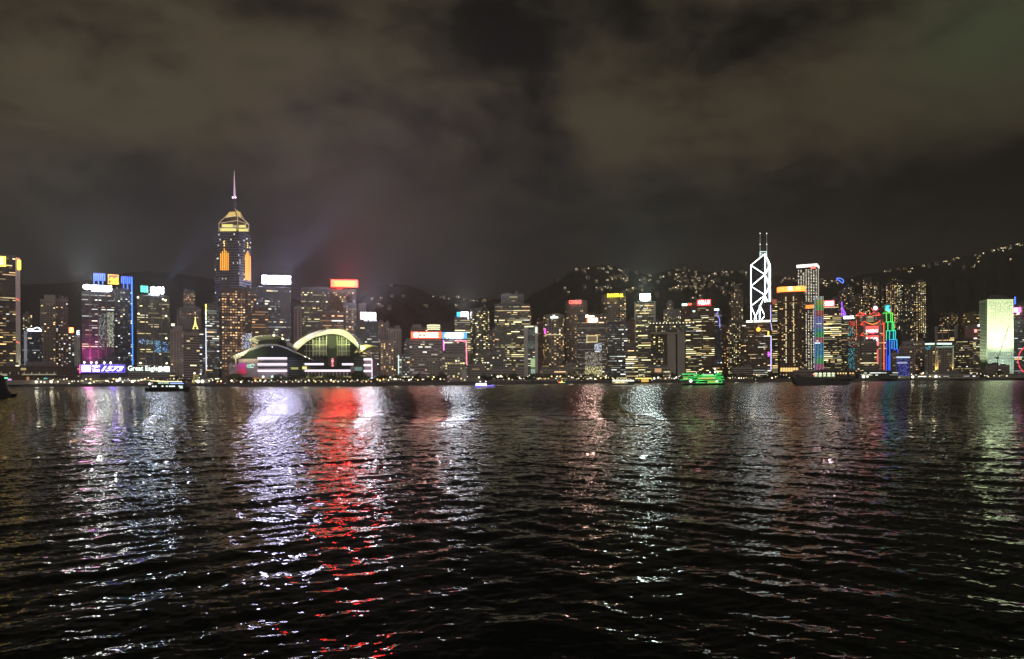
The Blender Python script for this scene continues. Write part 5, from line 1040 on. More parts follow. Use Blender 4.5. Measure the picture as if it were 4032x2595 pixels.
# ================================================================== convention centre on the water
def convention():
    D = 1035; e = place('convention_centre', 'convention centre with winged curved roofs lit yellow green and white light strips', 'convention centre', 1200, D); o = e.location.copy()
    pale = mat('pinkish stone wall', (.36,.29,.30), .7, noise=.08); roofm = mat('pale metal roof', (.62,.62,.58), .5, noise=.06); glassm = mat('green black glass', (.02,.03,.025), .12)
    def curve(pts, n=40, d_=0):
        # Catmull-Rom through photo points
        out = []; P_ = [pts[0]]+list(pts)+[pts[-1]]
        segs = len(pts)-1
        for k in range(n+1):
            s_ = k/n*segs; i = min(int(s_), segs-1); t_ = s_-i; p0, p1, p2, p3 = P_[i], P_[i+1], P_[i+2], P_[i+3]
            f = lambda j: .5*((2*p1[j])+(-p0[j]+p2[j])*t_+(2*p0[j]-5*p1[j]+4*p2[j]-p3[j])*t_*t_+(-p0[j]+3*p1[j]-3*p2[j]+p3[j])*t_**3)
            out.append(P(f(0), f(1), D+d_))
        return out
    # walls
    m = MB(); wbox(m, 940, 1130, 1412, 1486, D, 60); wbox(m, 975, 1125, 1385, 1411.9, D+3, 60); m.build('hall_block', pale, e, off=o)
    m = MB(); wbox(m, 1130, 1196, 1400, 1486, D+6, 50); wbox(m, 1160, 1400, 1402, 1486, D+14, 60); wbox(m, 1392, 1434, 1404, 1486, D+8, 50); m.build('glass_hall', glassm, e, off=o)
    m = MB(); wbox(m, 1434, 1465, 1409, 1484, D+2, 40); wbox(m, 1380, 1394, 1440, 1470, D+4, 12); m.build('end_block', pale, e, off=o)
    m = MB()
    for k in range(12): wbox(m, 1131, 1196, 1404+k*7, 1406+k*7, D+4.5, 1.4)
    for k in range(10): wbox(m, 1393, 1433, 1408+k*7, 1410+k*7, D+6.5, 1.4)
    m.build('louvre', mat('grey green louvre', (.22,.25,.26), .5), e, off=o)
    # main curtain wall under the arch
    arch_in = [(1166,1384),(1198,1354),(1237,1330),(1288,1318),(1330,1318.5),(1356,1326),(1388,1350),(1407,1370),(1415,1386)]
    ci = curve(arch_in, 40, 16); m = MB(); bot = [Vector((p.x,p.y,P(1200,1405,D).z)) for p in ci]; m.loft([bot, ci]); bk = [p+Vector((0,30,0)) for p in ci]; m.loft([ci, bk]); m.build('arched_glass_wall', glassm, e, off=o)
    gm = mat('pale green mullion', (.60,.66,.48), .5); m = MB()
    def ytop(x):
        for a, b in zip(arch_in, arch_in[1:]):
            if a[0] <= x <= b[0]: return a[1]+(b[1]-a[1])*(x-a[0])/(b[0]-a[0])+3
        return 1390
    for x in (1206,1219,1232,1245,1258,1272,1286,1327,1336,1346,1354,1364,1374): wbox(m, x-(1.5 if x in (1232,1258,1286,1327,1346,1364) else .4), x+(1.5 if x in (1232,1258,1286,1327,1346,1364) else .4), ytop(x), 1405, D+14.6, 1.0)
    for y, t_ in ((1332,.5),(1340,.5),(1348,.5),(1357,1.8),(1366,.5),(1374,.5),(1382,1.8),(1390,.5),(1398,.5)):
        xs = [x for x in range(1196,1288) if ytop(x) < y]; 
        if xs: wbox(m, xs[0], 1288, y-t_, y+t_, D+14.4, .8)
        xs = [x for x in range(1325,1380) if ytop(x) < y]
        if xs: wbox(m, 1325, xs[-1], y-t_, y+t_, D+14.4, .8)
    m.build('mullion', gm, e, off=o)
    m = MB(); wbox(m, 1292, 1324, 1320, 1440, D+12, 5); m.build('entrance_tower', mat('dark green stone', (.05,.065,.05), .5), e, off=o)
    # lit glimmer of the hall behind the glass
    m = MB(); 
    for (x0, x1) in ((1233,1244),(1246,1257),(1259,1271),(1273,1284),(1329,1335),(1338,1345),(1348,1353),(1356,1363)):
        for y in (1344,1352,1362,1370,1378,1386,1394):
            if ytop(x0)+4 < y and ytop(x1)+4 < y: wbox(m, x0, x1, y-2.6, y+2.0, D+15.4, .4)
    m.build('lit_hall_pane', em((.40,.44,.20), .34), e, off=o)
    # great roof: outer rim, soffit and back shell
    rim = [(1148,1364),(1166,1346),(1196,1326),(1237,1308),(1297,1297),(1336,1296.5),(1364,1303),(1396,1330),(1410,1356),(1418,1384)]
    inn = arch_in
    r0 = curve(rim, 48, -10); r1 = curve(inn, 48, 16)
    m = MB(); m.loft([r0, [a.lerp(b, .5)+Vector((0,0,1.2)) for a, b in zip(r0, r1)], r1]); m.build('roof_soffit', roofm, e, off=o, smooth=True)
    m = MB(); back = [Vector((p.x*1.02+3, D+90, GZ+8+(p.z-GZ-8)*.80)) for p in r0]; mid = [Vector((p.x*1.01, D+35, p.z*.985+1.0)) for p in r0]; top = [p+Vector((0,.3,1.3)) for p in r0]
    m.loft([r0, top, mid, back]); m.build('roof_shell', roofm, e, off=o, smooth=True)
    # left wing tip, folded forward: upper curved sheet
    tip = curve([(1148,1364),(1170,1345),(1205,1322),(1245,1306),(1280,1298)], 20, -22); tip2 = curve([(1166,1384),(1190,1360),(1225,1334),(1260,1313),(1290,1300)], 20, -12)
    m = MB(); m.loft([tip, [a.lerp(b, .5)+Vector((0,-4,-.6)) for a, b in zip(tip, tip2)], tip2]); m.build('roof_wing', roofm, e, off=o, smooth=True)
    # second roof behind to one side
    s0 = curve([(976,1340),(1005,1326),(1050,1321),(1080,1322),(1110,1332),(1130,1345),(1133,1363)], 30, 20); s1 = curve([(1016,1357),(1024,1338),(1050,1327),(1082,1326),(1108,1336),(1124,1350),(1131,1363)], 30, 40)
    m = MB(); m.loft([s0, [a.lerp(b,.5)+Vector((0,0,.8)) for a, b in zip(s0, s1)], s1]); tp = [p+Vector((0,.2,1.2)) for p in s0]; bk = [Vector((p.x+4, p.y+50, GZ+25+(p.z-GZ-25)*.7)) for p in s0]; m.loft([s0, tp, bk]); m.build('second_roof', roofm, e, off=o, smooth=True)
    m = MB(); b0 = [Vector((p.x,p.y,P(1050,1372,D+40).z)) for p in s1]; m.loft([b0, s1]); m.build('second_glass_wall', glassm, e, off=o)
    # low sweeping roof
    l0 = curve([(908,1407),(939,1392),(975,1376),(1015,1361),(1040,1357.5),(1075,1357),(1100,1361),(1130,1371),(1170,1390),(1217,1410)], 44, -16)
    l1 = curve([(930,1414),(955,1402),(985,1381),(1020,1366),(1042,1360.5),(1075,1360),(1098,1364),(1128,1375),(1168,1393),(1216,1411)], 44, -2)
    m = MB(); m.loft([l0, l1]); tp = [p+Vector((0,.2,.9)) for p in l0]; bk = [Vector((p.x, p.y+55, max(GZ+20, p.z-7))) for p in l0]; m.loft([l0, tp, bk]); m.build('low_roof', roofm, e, off=o, smooth=True)
    m = MB(); b0 = [Vector((p.x,p.y+1,P(1000,1413,D).z)) for p in l1[6:-4]]; m.loft([b0, [p+Vector((0,1,0)) for p in l1[6:-4]]]); m.build('low_glass_wall', glassm, e, off=o)
    # small roof on the other side
    q0 = curve([(1412,1362),(1440,1358),(1465,1361),(1486,1366)], 16, 10); q1 = curve([(1381,1411),(1400,1402),(1425,1384),(1450,1370),(1470,1363)], 16, 20)
    m = MB(); m.loft([q0, q1]); tp = [p+Vector((0,.2,1)) for p in q0]; bk = [Vector((p.x, p.y+40, p.z-6)) for p in q0]; m.loft([q0, tp, bk]); m.build('side_roof', roofm, e, off=o, smooth=True)
    m = MB(); m.tube(P(928,1405,D-6), P(928,1440,D-6), .9); m.build('roof_column', roofm, e, off=o)
    # white strips
    for (x0, x1, y) in ((1015,1130,1411),(1015,1130,1435),(1015,1130,1460),(1184,1274,1434),(1184,1394,1459.5),(1347,1394,1434.5),(1432,1464,1415),(1432,1464,1438),(1432,1464,1461)):
        m = MB(); a = P(x0,y,D-1.2); b = P(x1,y,D-1.2); 
        if 1180 < x0 < 1400: a = P(x0,y,D+12); b = P(x1,y,D+12)
        m.tube(a, b, 1.45, 8); m.build('white_light_strip', em((1,.84,.97), 1.4, x1-x0 > 80), e, off=o)
    m = MB(); m.tube(P(1464,1415,D-1.2), P(1465,1484,D-1.2), .8); m.build('white_light_strip', em((.9,.75,.95), 1.3), e, off=o)
    for y in (1423,1447): m = MB(); wbox(m, 1016, 1129, y-4, y+4, D-.4, .4); m.build('dark_band', WALL['dark'], e, off=o)
    # screen with magenta corner
    m = MB(); a = P(903,1472,D-3); b = P(965,1430,D-3); nx, nz = 14, 8; rs = random.Random(2)
    for i in range(nx):
        for j in range(nz):
            f = i/(nx-1); g_ = .5+.5*rs.random(); c = (.20*(1-f)+f*f*1.2, .17*(1-f)+.02, .19*(1-f)+f*f*(.15+.9*(j/nz)**2)); z0 = a.z+(b.z-a.z)*j/nz
            m.box(a.x+(b.x-a.x)*i/nx, a.x+(b.x-a.x)*(i+1)/nx, a.y, a.y+.8, z0, z0+(b.z-a.z)/nz*.72, tuple(v_*g_ for v_ in c))
    m.build('media_screen', GLOW, e, off=o)
    m = MB()
    for a, b in (((971,1440),(980,1437)),((980,1437),(990,1442)),((985,1436),(997,1434)),((997,1434),(1001,1440)),((973,1445),(998,1447))): m.tube(P(*a,D-1.5), P(*b,D-1.5), .8)
    m.build('bird_emblem', em((.6,.95,.75), 1.0), e, off=o)
    for y, s_ in ((1412,'三'),(1420,'1'),(1429,'Z'),(1438,'3')):
        p = P(1309,y+2,D+10); text_obj(s_, 2.9, 2.2, em((1,.25,.3), 2.6), e, p-o, depth=.5, name='red_lettering', bold=.03)
    for x, c in ((1036,(.7,.95,1)),(1072,(.6,1,.95)),(1105,(1,1,1))): m = MB(); m.ball(*P(x,1484,D-8), 1.6); m.build('terrace_lamp', em(c, 3), e, off=o)
    for (x0,x1,y0,y1,c,s_) in ((1146,1174,1446,1455,(.75,.7,.2),.6),(1190,1208,1443,1454,(.9,.8,.3),1.2),(1205,1270,1481,1487,(.55,.6,.2),.5),(1345,1385,1481,1486,(.6,.62,.2),.6),(1396,1426,1445,1460,(.3,.55,.5),.4)):
        m = MB(); wbox(m, x0, x1, y0, y1, D+3.4, .5); m.build('lit_entrance', em(c, s_), e, off=o)
    m = MB()
    for k in range(14): wbox(m, 1196+k*14, 1203+k*14, 1463, 1480, D+12.5, .6)
    m.build('pilaster', pale, e, off=o)
    for (x, y, d_, s_) in ((1078,1320,15,1.6),(1113,1334,15,1.4),(1430,1369,2,2.6),(1406,1350,-11,.9),(1410,1358,-11,.7),(1181,1360,-14,.7),(1218,1412,-16,.7),(1072,1366,-5,.8)):
        m = MB(); m.ball(*P(x,y,D+d_), s_); m.build('roof_lamp', em((1,.92,.5) if s_ > 1 else (.85,.85,1), 4), e, off=o)
    # uplights for the roofs
    yg = (.95,1,.45); yw = (1,.95,.5)
    for x, pw in ((1200,.55e5),(1250,.55e5),(1300,.5e5),(1345,.55e5),(1385,.55e5)):
        spot(P(x,1408,D-4), P(x,1300,D+6), yg, pw, 80)
    spot(P(1172,1400,D-36), P(1200,1340,D-18), (1,.93,.5), .7e5, 80); spot(P(1245,1390,D-50), P(1245,1310,D-18), (.95,.85,1), .6e5, 50)
    spot(P(1020,1372,D+6), P(1020,1335,D+28), yw, 4.5e4, 100); spot(P(1100,1372,D+8), P(1110,1335,D+30), yw, 1.5e4, 100)
    for x in (945, 975, 1000): spot(P(x,1425,D-26), P(x,1385,D-8), (1,.92,.5), 2.5e4, 90)
    spot(P(1430,1385,D), P(1435,1362,D+14), (1,.85,.2), 2.5e4, 120)
    spot(P(1100,1440,D-60), P(1070,1395,D), (.6,.65,1), 6e4, 70)
convention()
# ================================================================== houses on the dark slopes
def hillside():
    wallm = mat('dark villa wall', (.07,.065,.06), .8); roofm = mat('dark villa roof', (.03,.03,.03), .8); protos = []
    for k, (w, d_, h) in enumerate(((11, 9, 7), (18, 10, 9), (14, 10, 14))):
        b = MB(); b.box(-w/2, w/2, 0, d_, -6, h); b.box(-w/2+1, w/2-2, -1.2, 0, h*.45, h*.45+.3)
        r = MB(); r.box(-w/2-.6, w/2+.6, -.6, d_+.6, h, h+.5)
        if k != 2: r.prism([(-w/2,0),(w/2,0),(w/2,d_),(-w/2,d_)], h+.5, h+3, taper=.35)
        protos.append((b.mesh('wall', wallm), r.mesh('roof', roofm), w, d_, h))
    rs = random.Random(17)
    lamp = MB(); lamp.ball(0,0,0,1.0,8,6); lm = lamp.mesh('garden_lamp', LITWIN)
    C_ = [(2270,1069,2),(2290,1066,1),(2312,1064,3),(2195,1099,1),(2357,1062,1),(2372,1065,1),(2396,1047,2),(2404,1055,1),(2405,1067,2),(2442,1071,3),(2467,1071,2),(2418,1088,2),(2410,1103,2),(2440,1097,3),(2451,1104,3),(2467,1108,1),(2315,1101,1),(2346,1117,1),(2365,1138,2),(2380,1141,2),(2395,1143,2),(2224,1157,1),(2237,1154,1),(2300,1149,1),(2475,1149,3),(2495,1146,4),(2520,1145,3),
      (2507,1078,1),(2535,1105,3),(2558,1091,2),(2556,1111,2),(2528,1111,3),(2606,1096,4),(2634,1086,1),(2676,1066,2),(2693,1068,1),(2665,1073,1),(2713,1073,2),(2737,1076,2),(2697,1096,2),(2737,1091,1),(2661,1103,2),(2782,1094,3),(2810,1084,4),(2804,1109,2),(2820,1117,3),(2843,1076,2),(2859,1075,2),(2881,1078,2),(2919,1076,3),(2935,1078,2),(2677,1135,4),(2657,1141,3),(2669,1151,1),(2693,1149,2),(2717,1145,2),(2740,1143,2),(2772,1127,2),(2796,1129,2),(2808,1133,1),(2820,1149,1),(2843,1155,2),(2851,1158,1),(2859,1127,1),(2883,1143,2),(2899,1135,3),(2729,1181,3),(2758,1177,2),(2586,1169,2),(2740,1165,1),(2875,1200,1),(2700,1113,3),(2725,1116,3),(2750,1109,2),(2770,1101,1),
      (3086,1106,3),(3102,1106,3),(3129,1107,2),(3232,1110,2),(3240,1108,1),(3236,1121,3),(3270,1113,3),(3284,1113,3),(3300,1121,2),(3339,1131,2),(3375,1121,2),(3350,1112,1),
      (3485,1075,1),(3502,1070,1),(3534,1066,3),(3562,1064,2),(3565,1069,2),(3588,1064,1),(3631,1056,1),(3655,1053,1),(3685,1044,2),(3712,1038,3),(3724,1034,2),(3750,1025,3),(3770,1023,2),(3839,1012,2),(3863,1008,4),(3845,1043,3),(3829,1056,1),(3790,1059,1),(3906,992,4),(3930,985,2),(3946,982,2),(3962,975,2),(3978,972,1),(4003,968,4),(3978,1042,1),(3518,1105,1),(3621,1289,2),(3637,1332,1)]
    B_ = [(1466,1181,1),(1502,1178,1),(1545,1173,1),(1588,1170,1),(1709,1171,1),(1733,1176,1),(1749,1178,2),(1765,1180,1),(1677,1210,3),(1491,1206,3),(1507,1210,2),(1535,1226,1),(1540,1125,1),(1802,1178,2),(1828,1186,2),(1860,1188,3),(1880,1191,1),(1901,1192,1),(1909,1190,1),(1925,1181,2),(1798,1210,2),(1907,1208,1)]
    def lab(x, hill):
        if hill is hillB: return ('small house with a lone lit window on the rounded hill', 'houses on the rounded hill')
        if x < 2240: return ('small lone lit house low on the slope behind the oval hotel tower', 'lone houses on the slope')
        if x < 2600: return ('lit house on the peak above the white topped tower', 'houses on the peak above the white topped tower')
        if x < 2950: return ('lit house crowded on the slope behind the red sign towers', 'houses on the slope behind the red sign towers')
        if x < 3400: return ('lit house on the ridge behind the orange crowned tower', 'houses behind the orange crowned tower')
        if x < 3700: return ('lit house on the low ridge above the gold windowed apartments', 'houses on the low ridge')
        return ('lit house high on the rising ridge above the porthole tower', 'houses on the rising ridge')
    r2 = random.Random(77)
    for (x, y, n) in list(C_):
        if n > 1 and r2.random() < .75: C_.append((x+r2.uniform(-22, 22), y+r2.uniform(4, 16), 1))
    for (xa, xb, ya, yb, k) in ((2390,2480,1085,1115,9),(2650,2780,1092,1150,22),(3230,3290,1112,1130,7)):
        for _ in range(k): C_.append((r2.uniform(xa, xb), r2.uniform(ya, yb), r2.choice((1,1,2))))
    for hill, L_ in ((hillC, C_), (hillB, B_)):
        for (x, y, n) in L_:
            p = hill.at(x, y); bm_, rm_, w, d_, h = protos[1 if n > 2 else rs.choice((0, 0, 2))]
            lb, gp = lab(x, hill)
            e = empty('hillside_house', (p.x, p.y-4, p.z-1), -math.atan2(p.x, p.y)+rs.uniform(-.3, .3), lb, 'house', gp)
            for me, nm in ((bm_, 'wall'), (rm_, 'roof')): q = bpy.data.objects.new(nm, me); COL.objects.link(q); q.parent = e
            hb = rs.choice((.2, .35, .6, .9, 1.2))
            for i in range(n+1+rs.randint(0, 1)):
                wx = -w/2+1.5+(w-3)*rs.random(); wz = rs.choice((1.5, 4.6, 7.5 if h > 8 else 4.6)); c = rs.choice(((1,.76,.30),(1,.82,.38),(1,.60,.20),(1,.92,.62)))
                window_obj(e, wx, -.2, wz, rs.uniform(.9, 2.0), rs.uniform(1.0, 1.5), 0, c, rs.uniform(1.0, 4.5)*hb)
            if n >= 4 or rs.random() < .3:
                q = bpy.data.objects.new('garden_lamp', lm); COL.objects.link(q); q.parent = e; q.location = (rs.uniform(-w/2, w/2), -1.6, h*.6); s_ = .6+.25*n; q.scale = (s_, s_, s_); q.color = (3, 2.6, 1.7, 1)
hillside()
# ================================================================== waterfront: low buildings
def low(key, name, label, x0, x1, yt, D, wall='grey', sty='band', cat='building', **k):
    k.setdefault('dep', 24); k.setdefault('cap', 16); k.setdefault('lit', .08); k.setdefault('tint', 'warm')
    return tower(key, name, label, x0, x1, yt, D, wall, sty, cat=cat, top_blank=1.0, **k)
low('podium_l', 'terminal_building', 'long low dark building by the water at the far edge', -60, 300, 1442, 1265, 'brown', 'band', lit=.0, cap=2, dark=.002)
t = ALLT['podium_l']
m = MB()
for x in (-20,7,40,73,95,125,155,185,215): a = t['L'](x,1466); b = t['L'](x,1474); m.box(a.x-.6, a.x+.6, -7, -6, b.z, a.z)
a = t['L'](86,1473); b = t['L'](223,1476); m.box(a.x, b.x, -8, 0, b.z, a.z); a = t['L'](-40,1473); b = t['L'](30,1480); m.box(a.x, b.x, -8, 0, b.z, a.z); m.build('glowing_canopy', mat('pale canopy', (.7,.68,.55), .5, emit=(.6,.58,.4), es=.35), t['e'])  # terrace light is put into the canopy as emission
panel(t, 82, 103, 1449, 1458, (1,.8,.3), .5, name='lit_window_bay'); panel(t, 62, 76, 1439, 1442, (1,1,.6), 3, name='roof_light')
panel(t, 17, 33, 1487, 1491, (.15,.9,.4), 2.2, name='green_sign', y=-9); panel(t, 32, 46, 1492, 1499, (.8,.4,.95), 1.5, name='violet_sign', y=-9); panel(t, 104, 115, 1484, 1502, (.8,.35,.15), .6, name='orange_banner', y=-9)
m = MB(); p = t['L'](180,1493,-10)
for i in range(12): a_, b_ = 2*math.pi*i/12, 2*math.pi*(i+1)/12; m.tube((p.x+3*math.cos(a_),-10,p.z+1.7*math.sin(a_)), (p.x+3*math.cos(b_),-10,p.z+1.7*math.sin(b_)), .5, 4)
m.build('teal_ring_sign', em((.1,.75,.6), 1.8), t['e'])
low('podium_m', 'podium_building', 'dark podium building carrying the purple and blue billboard', 296, 506, 1446, 1248, 'dark', 'band', lit=.03, cap=6, dark=.003)
t = ALLT['podium_m']
bb = panel(t, 318, 492, 1436, 1466, (.025,.015,.85), .8, y=-3, name='billboard', sample=True, frame=(.25,.15,1), fst=1.8)
panel(t, 319, 394, 1437, 1465, (.26,.02,.95), .7, y=-3.6, thick=.4, name='magenta_panel', sample=True)
sign_text(t, '国', 323, 357, 1439, 1464, (1,.85,1), 4, bold=.02, y=-4.6); sign_text(t, '窖', 362, 394, 1437, 1464, (1,.85,1), 4, bold=.02, y=-4.6); sign_text(t, '1573', 398, 488, 1441, 1462, (1,.92,1), 3, shear=.45, bold=.03, y=-4.6)
panel(t, 314, 317, 1438, 1470, (1,.05,.25), 4, y=-3.2, name='red_side_light', sample=True); sign_fill(t, 345, 1452, (1,.08,.45), 3.5e4, 6, ang=165); sign_fill(t, 440, 1452, (.25,.12,1), 2e4, 6, ang=165); beam(t, 350, 1430, -1, 8, (1,.06,.4), .5e6, 130, 8)  # unseen spots added for the billboard's glow in the haze
for x in (333,360,380,411,436): m = MB(); p = t['L'](x,1428,-5); m.ball(p.x,-5,p.z,1.5); a = t['L'](x,1436,-4); m.tube((p.x,-4.4,p.z), (p.x,-3.4,a.z), .15, 4); m.build('billboard_lamp', em((1,.85,.95), 6), t['e'])
low('podium_r', 'podium_building', 'dark podium building under the white English and Chinese rooftop letters', 506, 690, 1465, 1252, 'grey', 'band', lit=.10, cap=12, dark=.004)
t = ALLT['podium_r']; sign_text(t, 'Great Eagle', 505, 622, 1440, 1466, (.85,1,.9), 2.2, bold=.015, y=-2.5); sign_text(t, '鷹君', 623, 669, 1441, 1464, (.9,1,.92), 4.2, bold=.05, y=-2.5); struts(t, 510, 668, 1465, 1466, 8)
low('low_a', 'pier_building', 'long low pier shed with yellow lit openings at the water edge', 30, 300, 1500, 1228, 'tan', 'band', lit=.75, tint='yellow', cap=60, bright=2.4, dep=14, dark=.03)
low('low_b', 'pier_building', 'low pier shed with warm strip lights below the purple billboard', 320, 580, 1492, 1226, 'grey', 'band', lit=.8, tint='yellow', cap=60, bright=1.9, dep=14, dark=.03)
t = low('low_c', 'pier_building', 'floodlit yellow green ferry pier with a tall frame beside the dark ferry', 756, 826, 1497, 1140, 'white', 'band', lit=.5, tint='yellow', cap=20, bright=1.0, dep=14)
m = MB(); 
for xa, xb, ya, yb in ((762,766,1476,1512),(775,778,1480,1500),(762,784,1476,1479),(757,768,1497,1515)): a = t['L'](xa,yb,-1); b = t['L'](xb,ya,-1); m.box(a.x, b.x, -2+.01*xa%1, 3, a.z, b.z)
m.build('gantry_frame', mat('glowing yellow painted frame', (.7,.6,.15), .5, emit=(.7,.6,.15), es=.35), t['e'])  # yellow paint plus emission standing in for the light on the frame
low('low_d', 'office_building', 'low pale block behind the promenade right of the beige building', 1838, 1908, 1438, 1240, 'tan', 'band', lit=.02, cap=4, dark=.003)
low('low_e', 'office_building', 'long low blank podium under the grey slab building', 1908, 2010, 1457, 1225, 'conc', 'band', lit=.01, cap=3, dark=.003)
low('low_e2', 'office_building', 'low beige podium between the grey slab and the arch shaped tower', 2000, 2064, 1448, 1290, 'tan', 'band', lit=.02, cap=4, dark=.003)
low('low_f', 'office_building', 'low beige podium in front of the rounded hotel', 2125, 2228, 1458, 1300, 'tan', 'band', lit=.1, cap=10, dark=.004)
si = place('ventilation_building', 'pale cylinder shaped ventilation building on the promenade', 'building', 1826, 1150); m = MB(); c = P(1826,1493,1158); m.cyl(c.x, c.y, GZ, P(1826,1457,1158).z, 5.6, seg=20); m.cyl(c.x, c.y, P(1826,1457,1158).z, P(1826,1457,1158).z+.8, 6.0, seg=20); m.build('drum_wall', WALL['white'], si, off=si.location)
for (x, w, yt, lb) in ((1660,90,1462,'large dark shell roofed hall among trees by the water'),(1727,62,1470,'smaller dark shell roofed hall beside the large one')):
    c = P(x,1493,1120); h = P(x,yt,1120).z-GZ; wd = w*1120/F; hl = empty('shell_hall', (c.x,1120,GZ), 0, lb, 'hall'); m = MB(); rows = []
    for i in range(9):
        a = math.pi*i/8; rows.append([(-wd/2*math.cos(a)*(1-.15*abs(j-4)/4), j*4, h*math.sin(a)**.8*(1-.05*abs(j-4))) for j in range(9)])
    m.loft(rows); m.build('shell_roof', WALL['grey'], hl); m = MB(); m.box(-wd*.4, wd*.4, 3, 28, 0, h*.45); m.build('wall', WALL['dark'], hl)
t = low('low_g', 'hall_building', 'low beige hall with an orange lit centre below the tall concrete frame', 2541, 2640, 1450, 1300, 'tan', 'band', lit=.0, cap=2, dark=.004)
panel(t, 2578, 2604, 1451, 1466, (1,.55,.25), .7, name='lit_entrance', y=-.8)
for x0_ in (2546, 2611, 2624): panel(t, x0_, x0_+16, 1463, 1465.5, (1,.9,.5), 1.6, name='lit_window', y=-.8)
for x0_ in (2540, 2566, 2612, 2637): m = MB(); a = t['L'](x0_,1450); m.box(a.x, a.x+1, -1.5, -.4, 0, t['H']); m.build('pier_column', WALL['tan'], t['e'])
t = low('low_h', 'office_building', 'dark low block with lamps and yellow windows behind the green lit boat', 2795, 2845, 1436, 1340, 'dark', 'band', lit=.1, cap=8, dark=.003)
panel(t, 2812, 2816, 1450, 1455, (1,.95,.85), 5, name='flood_lamp', y=-1); panel(t, 2812, 2842, 1460, 1465, (1,.85,.35), 1.6, name='lit_window', y=-.8)
t = low('low_i', 'hall_building', 'low wide beige hall with a big dark arched opening', 2882, 2962, 1450, 1440, 'tan', 'band', lit=.0, cap=1, dark=.002)
m = MB(); a = t['L'](2922,1488); pts = [(a.x+10*math.cos(math.pi*i/10), 10*math.sin(math.pi*i/10)) for i in range(11)]; m.v = [(p[0], -.8, 2+p[1]) for p in pts]; m.f = [tuple(range(11))]; m.c = [None]; m.build('arched_opening', WALL['dark'], t['e'])
low('low_j', 'office_building', 'low block with greenish lit window strips beside the arched hall', 2966, 3022, 1452, 1430, 'olive', 'band', lit=.6, tint='white', cap=24, bright=.45, dark=.01)
low('low_k', 'pier_building', 'long dim pink grey pier roof behind the dark barge', 3122, 3205, 1460, 1400, 'pink', 'band', lit=.0, cap=1, dark=.004, dep=18)
# arcaded star shaped pier
t = low('low_l', 'pier_building', 'arcaded pier building with green white lit arches behind the dark barge', 3200, 3292, 1460, 1408, 'dark', 'band', lit=.0, cap=1, dep=18)
for k in range(5):
    x = 3206+k*17; m = MB(); a = t['L'](x,1484,-.9); b = t['L'](x+13,1466,-.9); w_ = b.x-a.x; n = 8; pts = [(a.x,0,a.z),(b.x,0,a.z)]+[(a.x+w_/2+w_/2*math.cos(math.pi*i/n), 0, (a.z+b.z)/2+(b.z-a.z)/2*math.sin(math.pi*i/n)) for i in range(n+1)]
    m.v = [(p[0], -.95, p[2]) for p in pts]; m.f = [tuple(range(len(pts)))]; m.c = [None]; m.build('lit_arch', em((.72,.85,.5), .75+.3*(k%2)), t['e'])
    for q in range(3): pp = t['L'](x+3+q*4, 1470+q%2*7, -1.4); m = MB(); m.ball(pp.x,-1.4,pp.z,.8); m.build('arcade_lamp', em((1,1,.75), 2.5), t['e'])
t = low('low_m', 'pier_building', 'pier building with amber lit bays behind the stern of the barge', 3290, 3368, 1462, 1412, 'dark', 'band', lit=.0, cap=1, dep=18)
for x in (3296,3307,3318,3328,3345,3356): panel(t, x, x+6, 1467, 1473, (1,.66,.25), 1.3, name='amber_lamp', y=-1)
low('low_n', 'pier_building', 'long low pier with pale lights below the red truss tower', 3380, 3535, 1462, 1425, 'olive', 'band', lit=.5, tint='white', cap=50, bright=1.2, dep=18, dark=.02)
low('low_o', 'pier_building', 'low pier with pale lit floors in front of the hotels', 3590, 3850, 1476, 1440, 'tan', 'band', lit=.5, tint='white', cap=60, bright=1.2, dep=16, dark=.02)
low('low_p', 'pier_building', 'long two storey pier with a row of lit windows under the porthole tower', 3868, 4120, 1480, 1446, 'tan', 'band', lit=.6, tint='warm', cap=60, bright=1.6, dep=16, dark=.02)

# ================================================================== trees, lamps, cars
def make_tree(seed, h, w):
    rs = random.Random(seed); t_ = MB(); th = h*.42
    t_.tube((0,0,0), (rs.uniform(-.2,.2),0,th), .32, 7, r2=.2); tips = []
    for i in range(6):
        a = 2*math.pi*i/6+rs.random(); b = (w*.34*math.cos(a), w*.34*math.sin(a), h*rs.uniform(.6,.8)); t_.tube((0,0,th*rs.uniform(.8,1)), b, .15, 5, r2=.05); tips.append(b)
    tips += [(0,0,h*.86),(w*.1,0,h*.7),(-w*.15,w*.1,h*.68)]
    c = MB()
    for b in tips:
        R_ = rs.uniform(.20,.32)*w
        for _ in range(95):
            d = Vector((rs.gauss(0,1),rs.gauss(0,1),rs.gauss(0,.75))).normalized()*R_*rs.random()**.4; p = Vector(b)+d; s_ = rs.uniform(.22,.5); u_ = Vector((rs.gauss(0,1),rs.gauss(0,1),rs.gauss(0,1))).normalized(); v_ = u_.orthogonal().normalized()*s_; u_ = u_*s_
            c.quad(p-u_, p+v_*.8, p+u_, p-v_*.8)
    return t_.mesh('trunk', mat('bark', (.08,.06,.045), .9)), c.mesh('crown', mat('dark foliage', (.045,.065,.03), .7, noise=.4, nscale=.8))
TR = [make_tree(1, 11, 11), make_tree(2, 13, 12), make_tree(3, 9, 10), make_tree(4, 7, 9)]
rt = random.Random(31)
def tree(x, D, s_, lab, grp):
    p = P(x, 1493, D); e = empty('promenade_tree', (p.x, D, GZ), rt.uniform(0, 6), lab, 'tree', grp); tm, cm_ = rt.choice(TR)
    for me, nm in ((tm, 'trunk'), (cm_, 'crown')): q = bpy.data.objects.new(nm, me); COL.objects.link(q); q.parent = e
    e.scale = (s_*rt.uniform(.9,1.15), s_, s_*rt.uniform(.85,1.1))
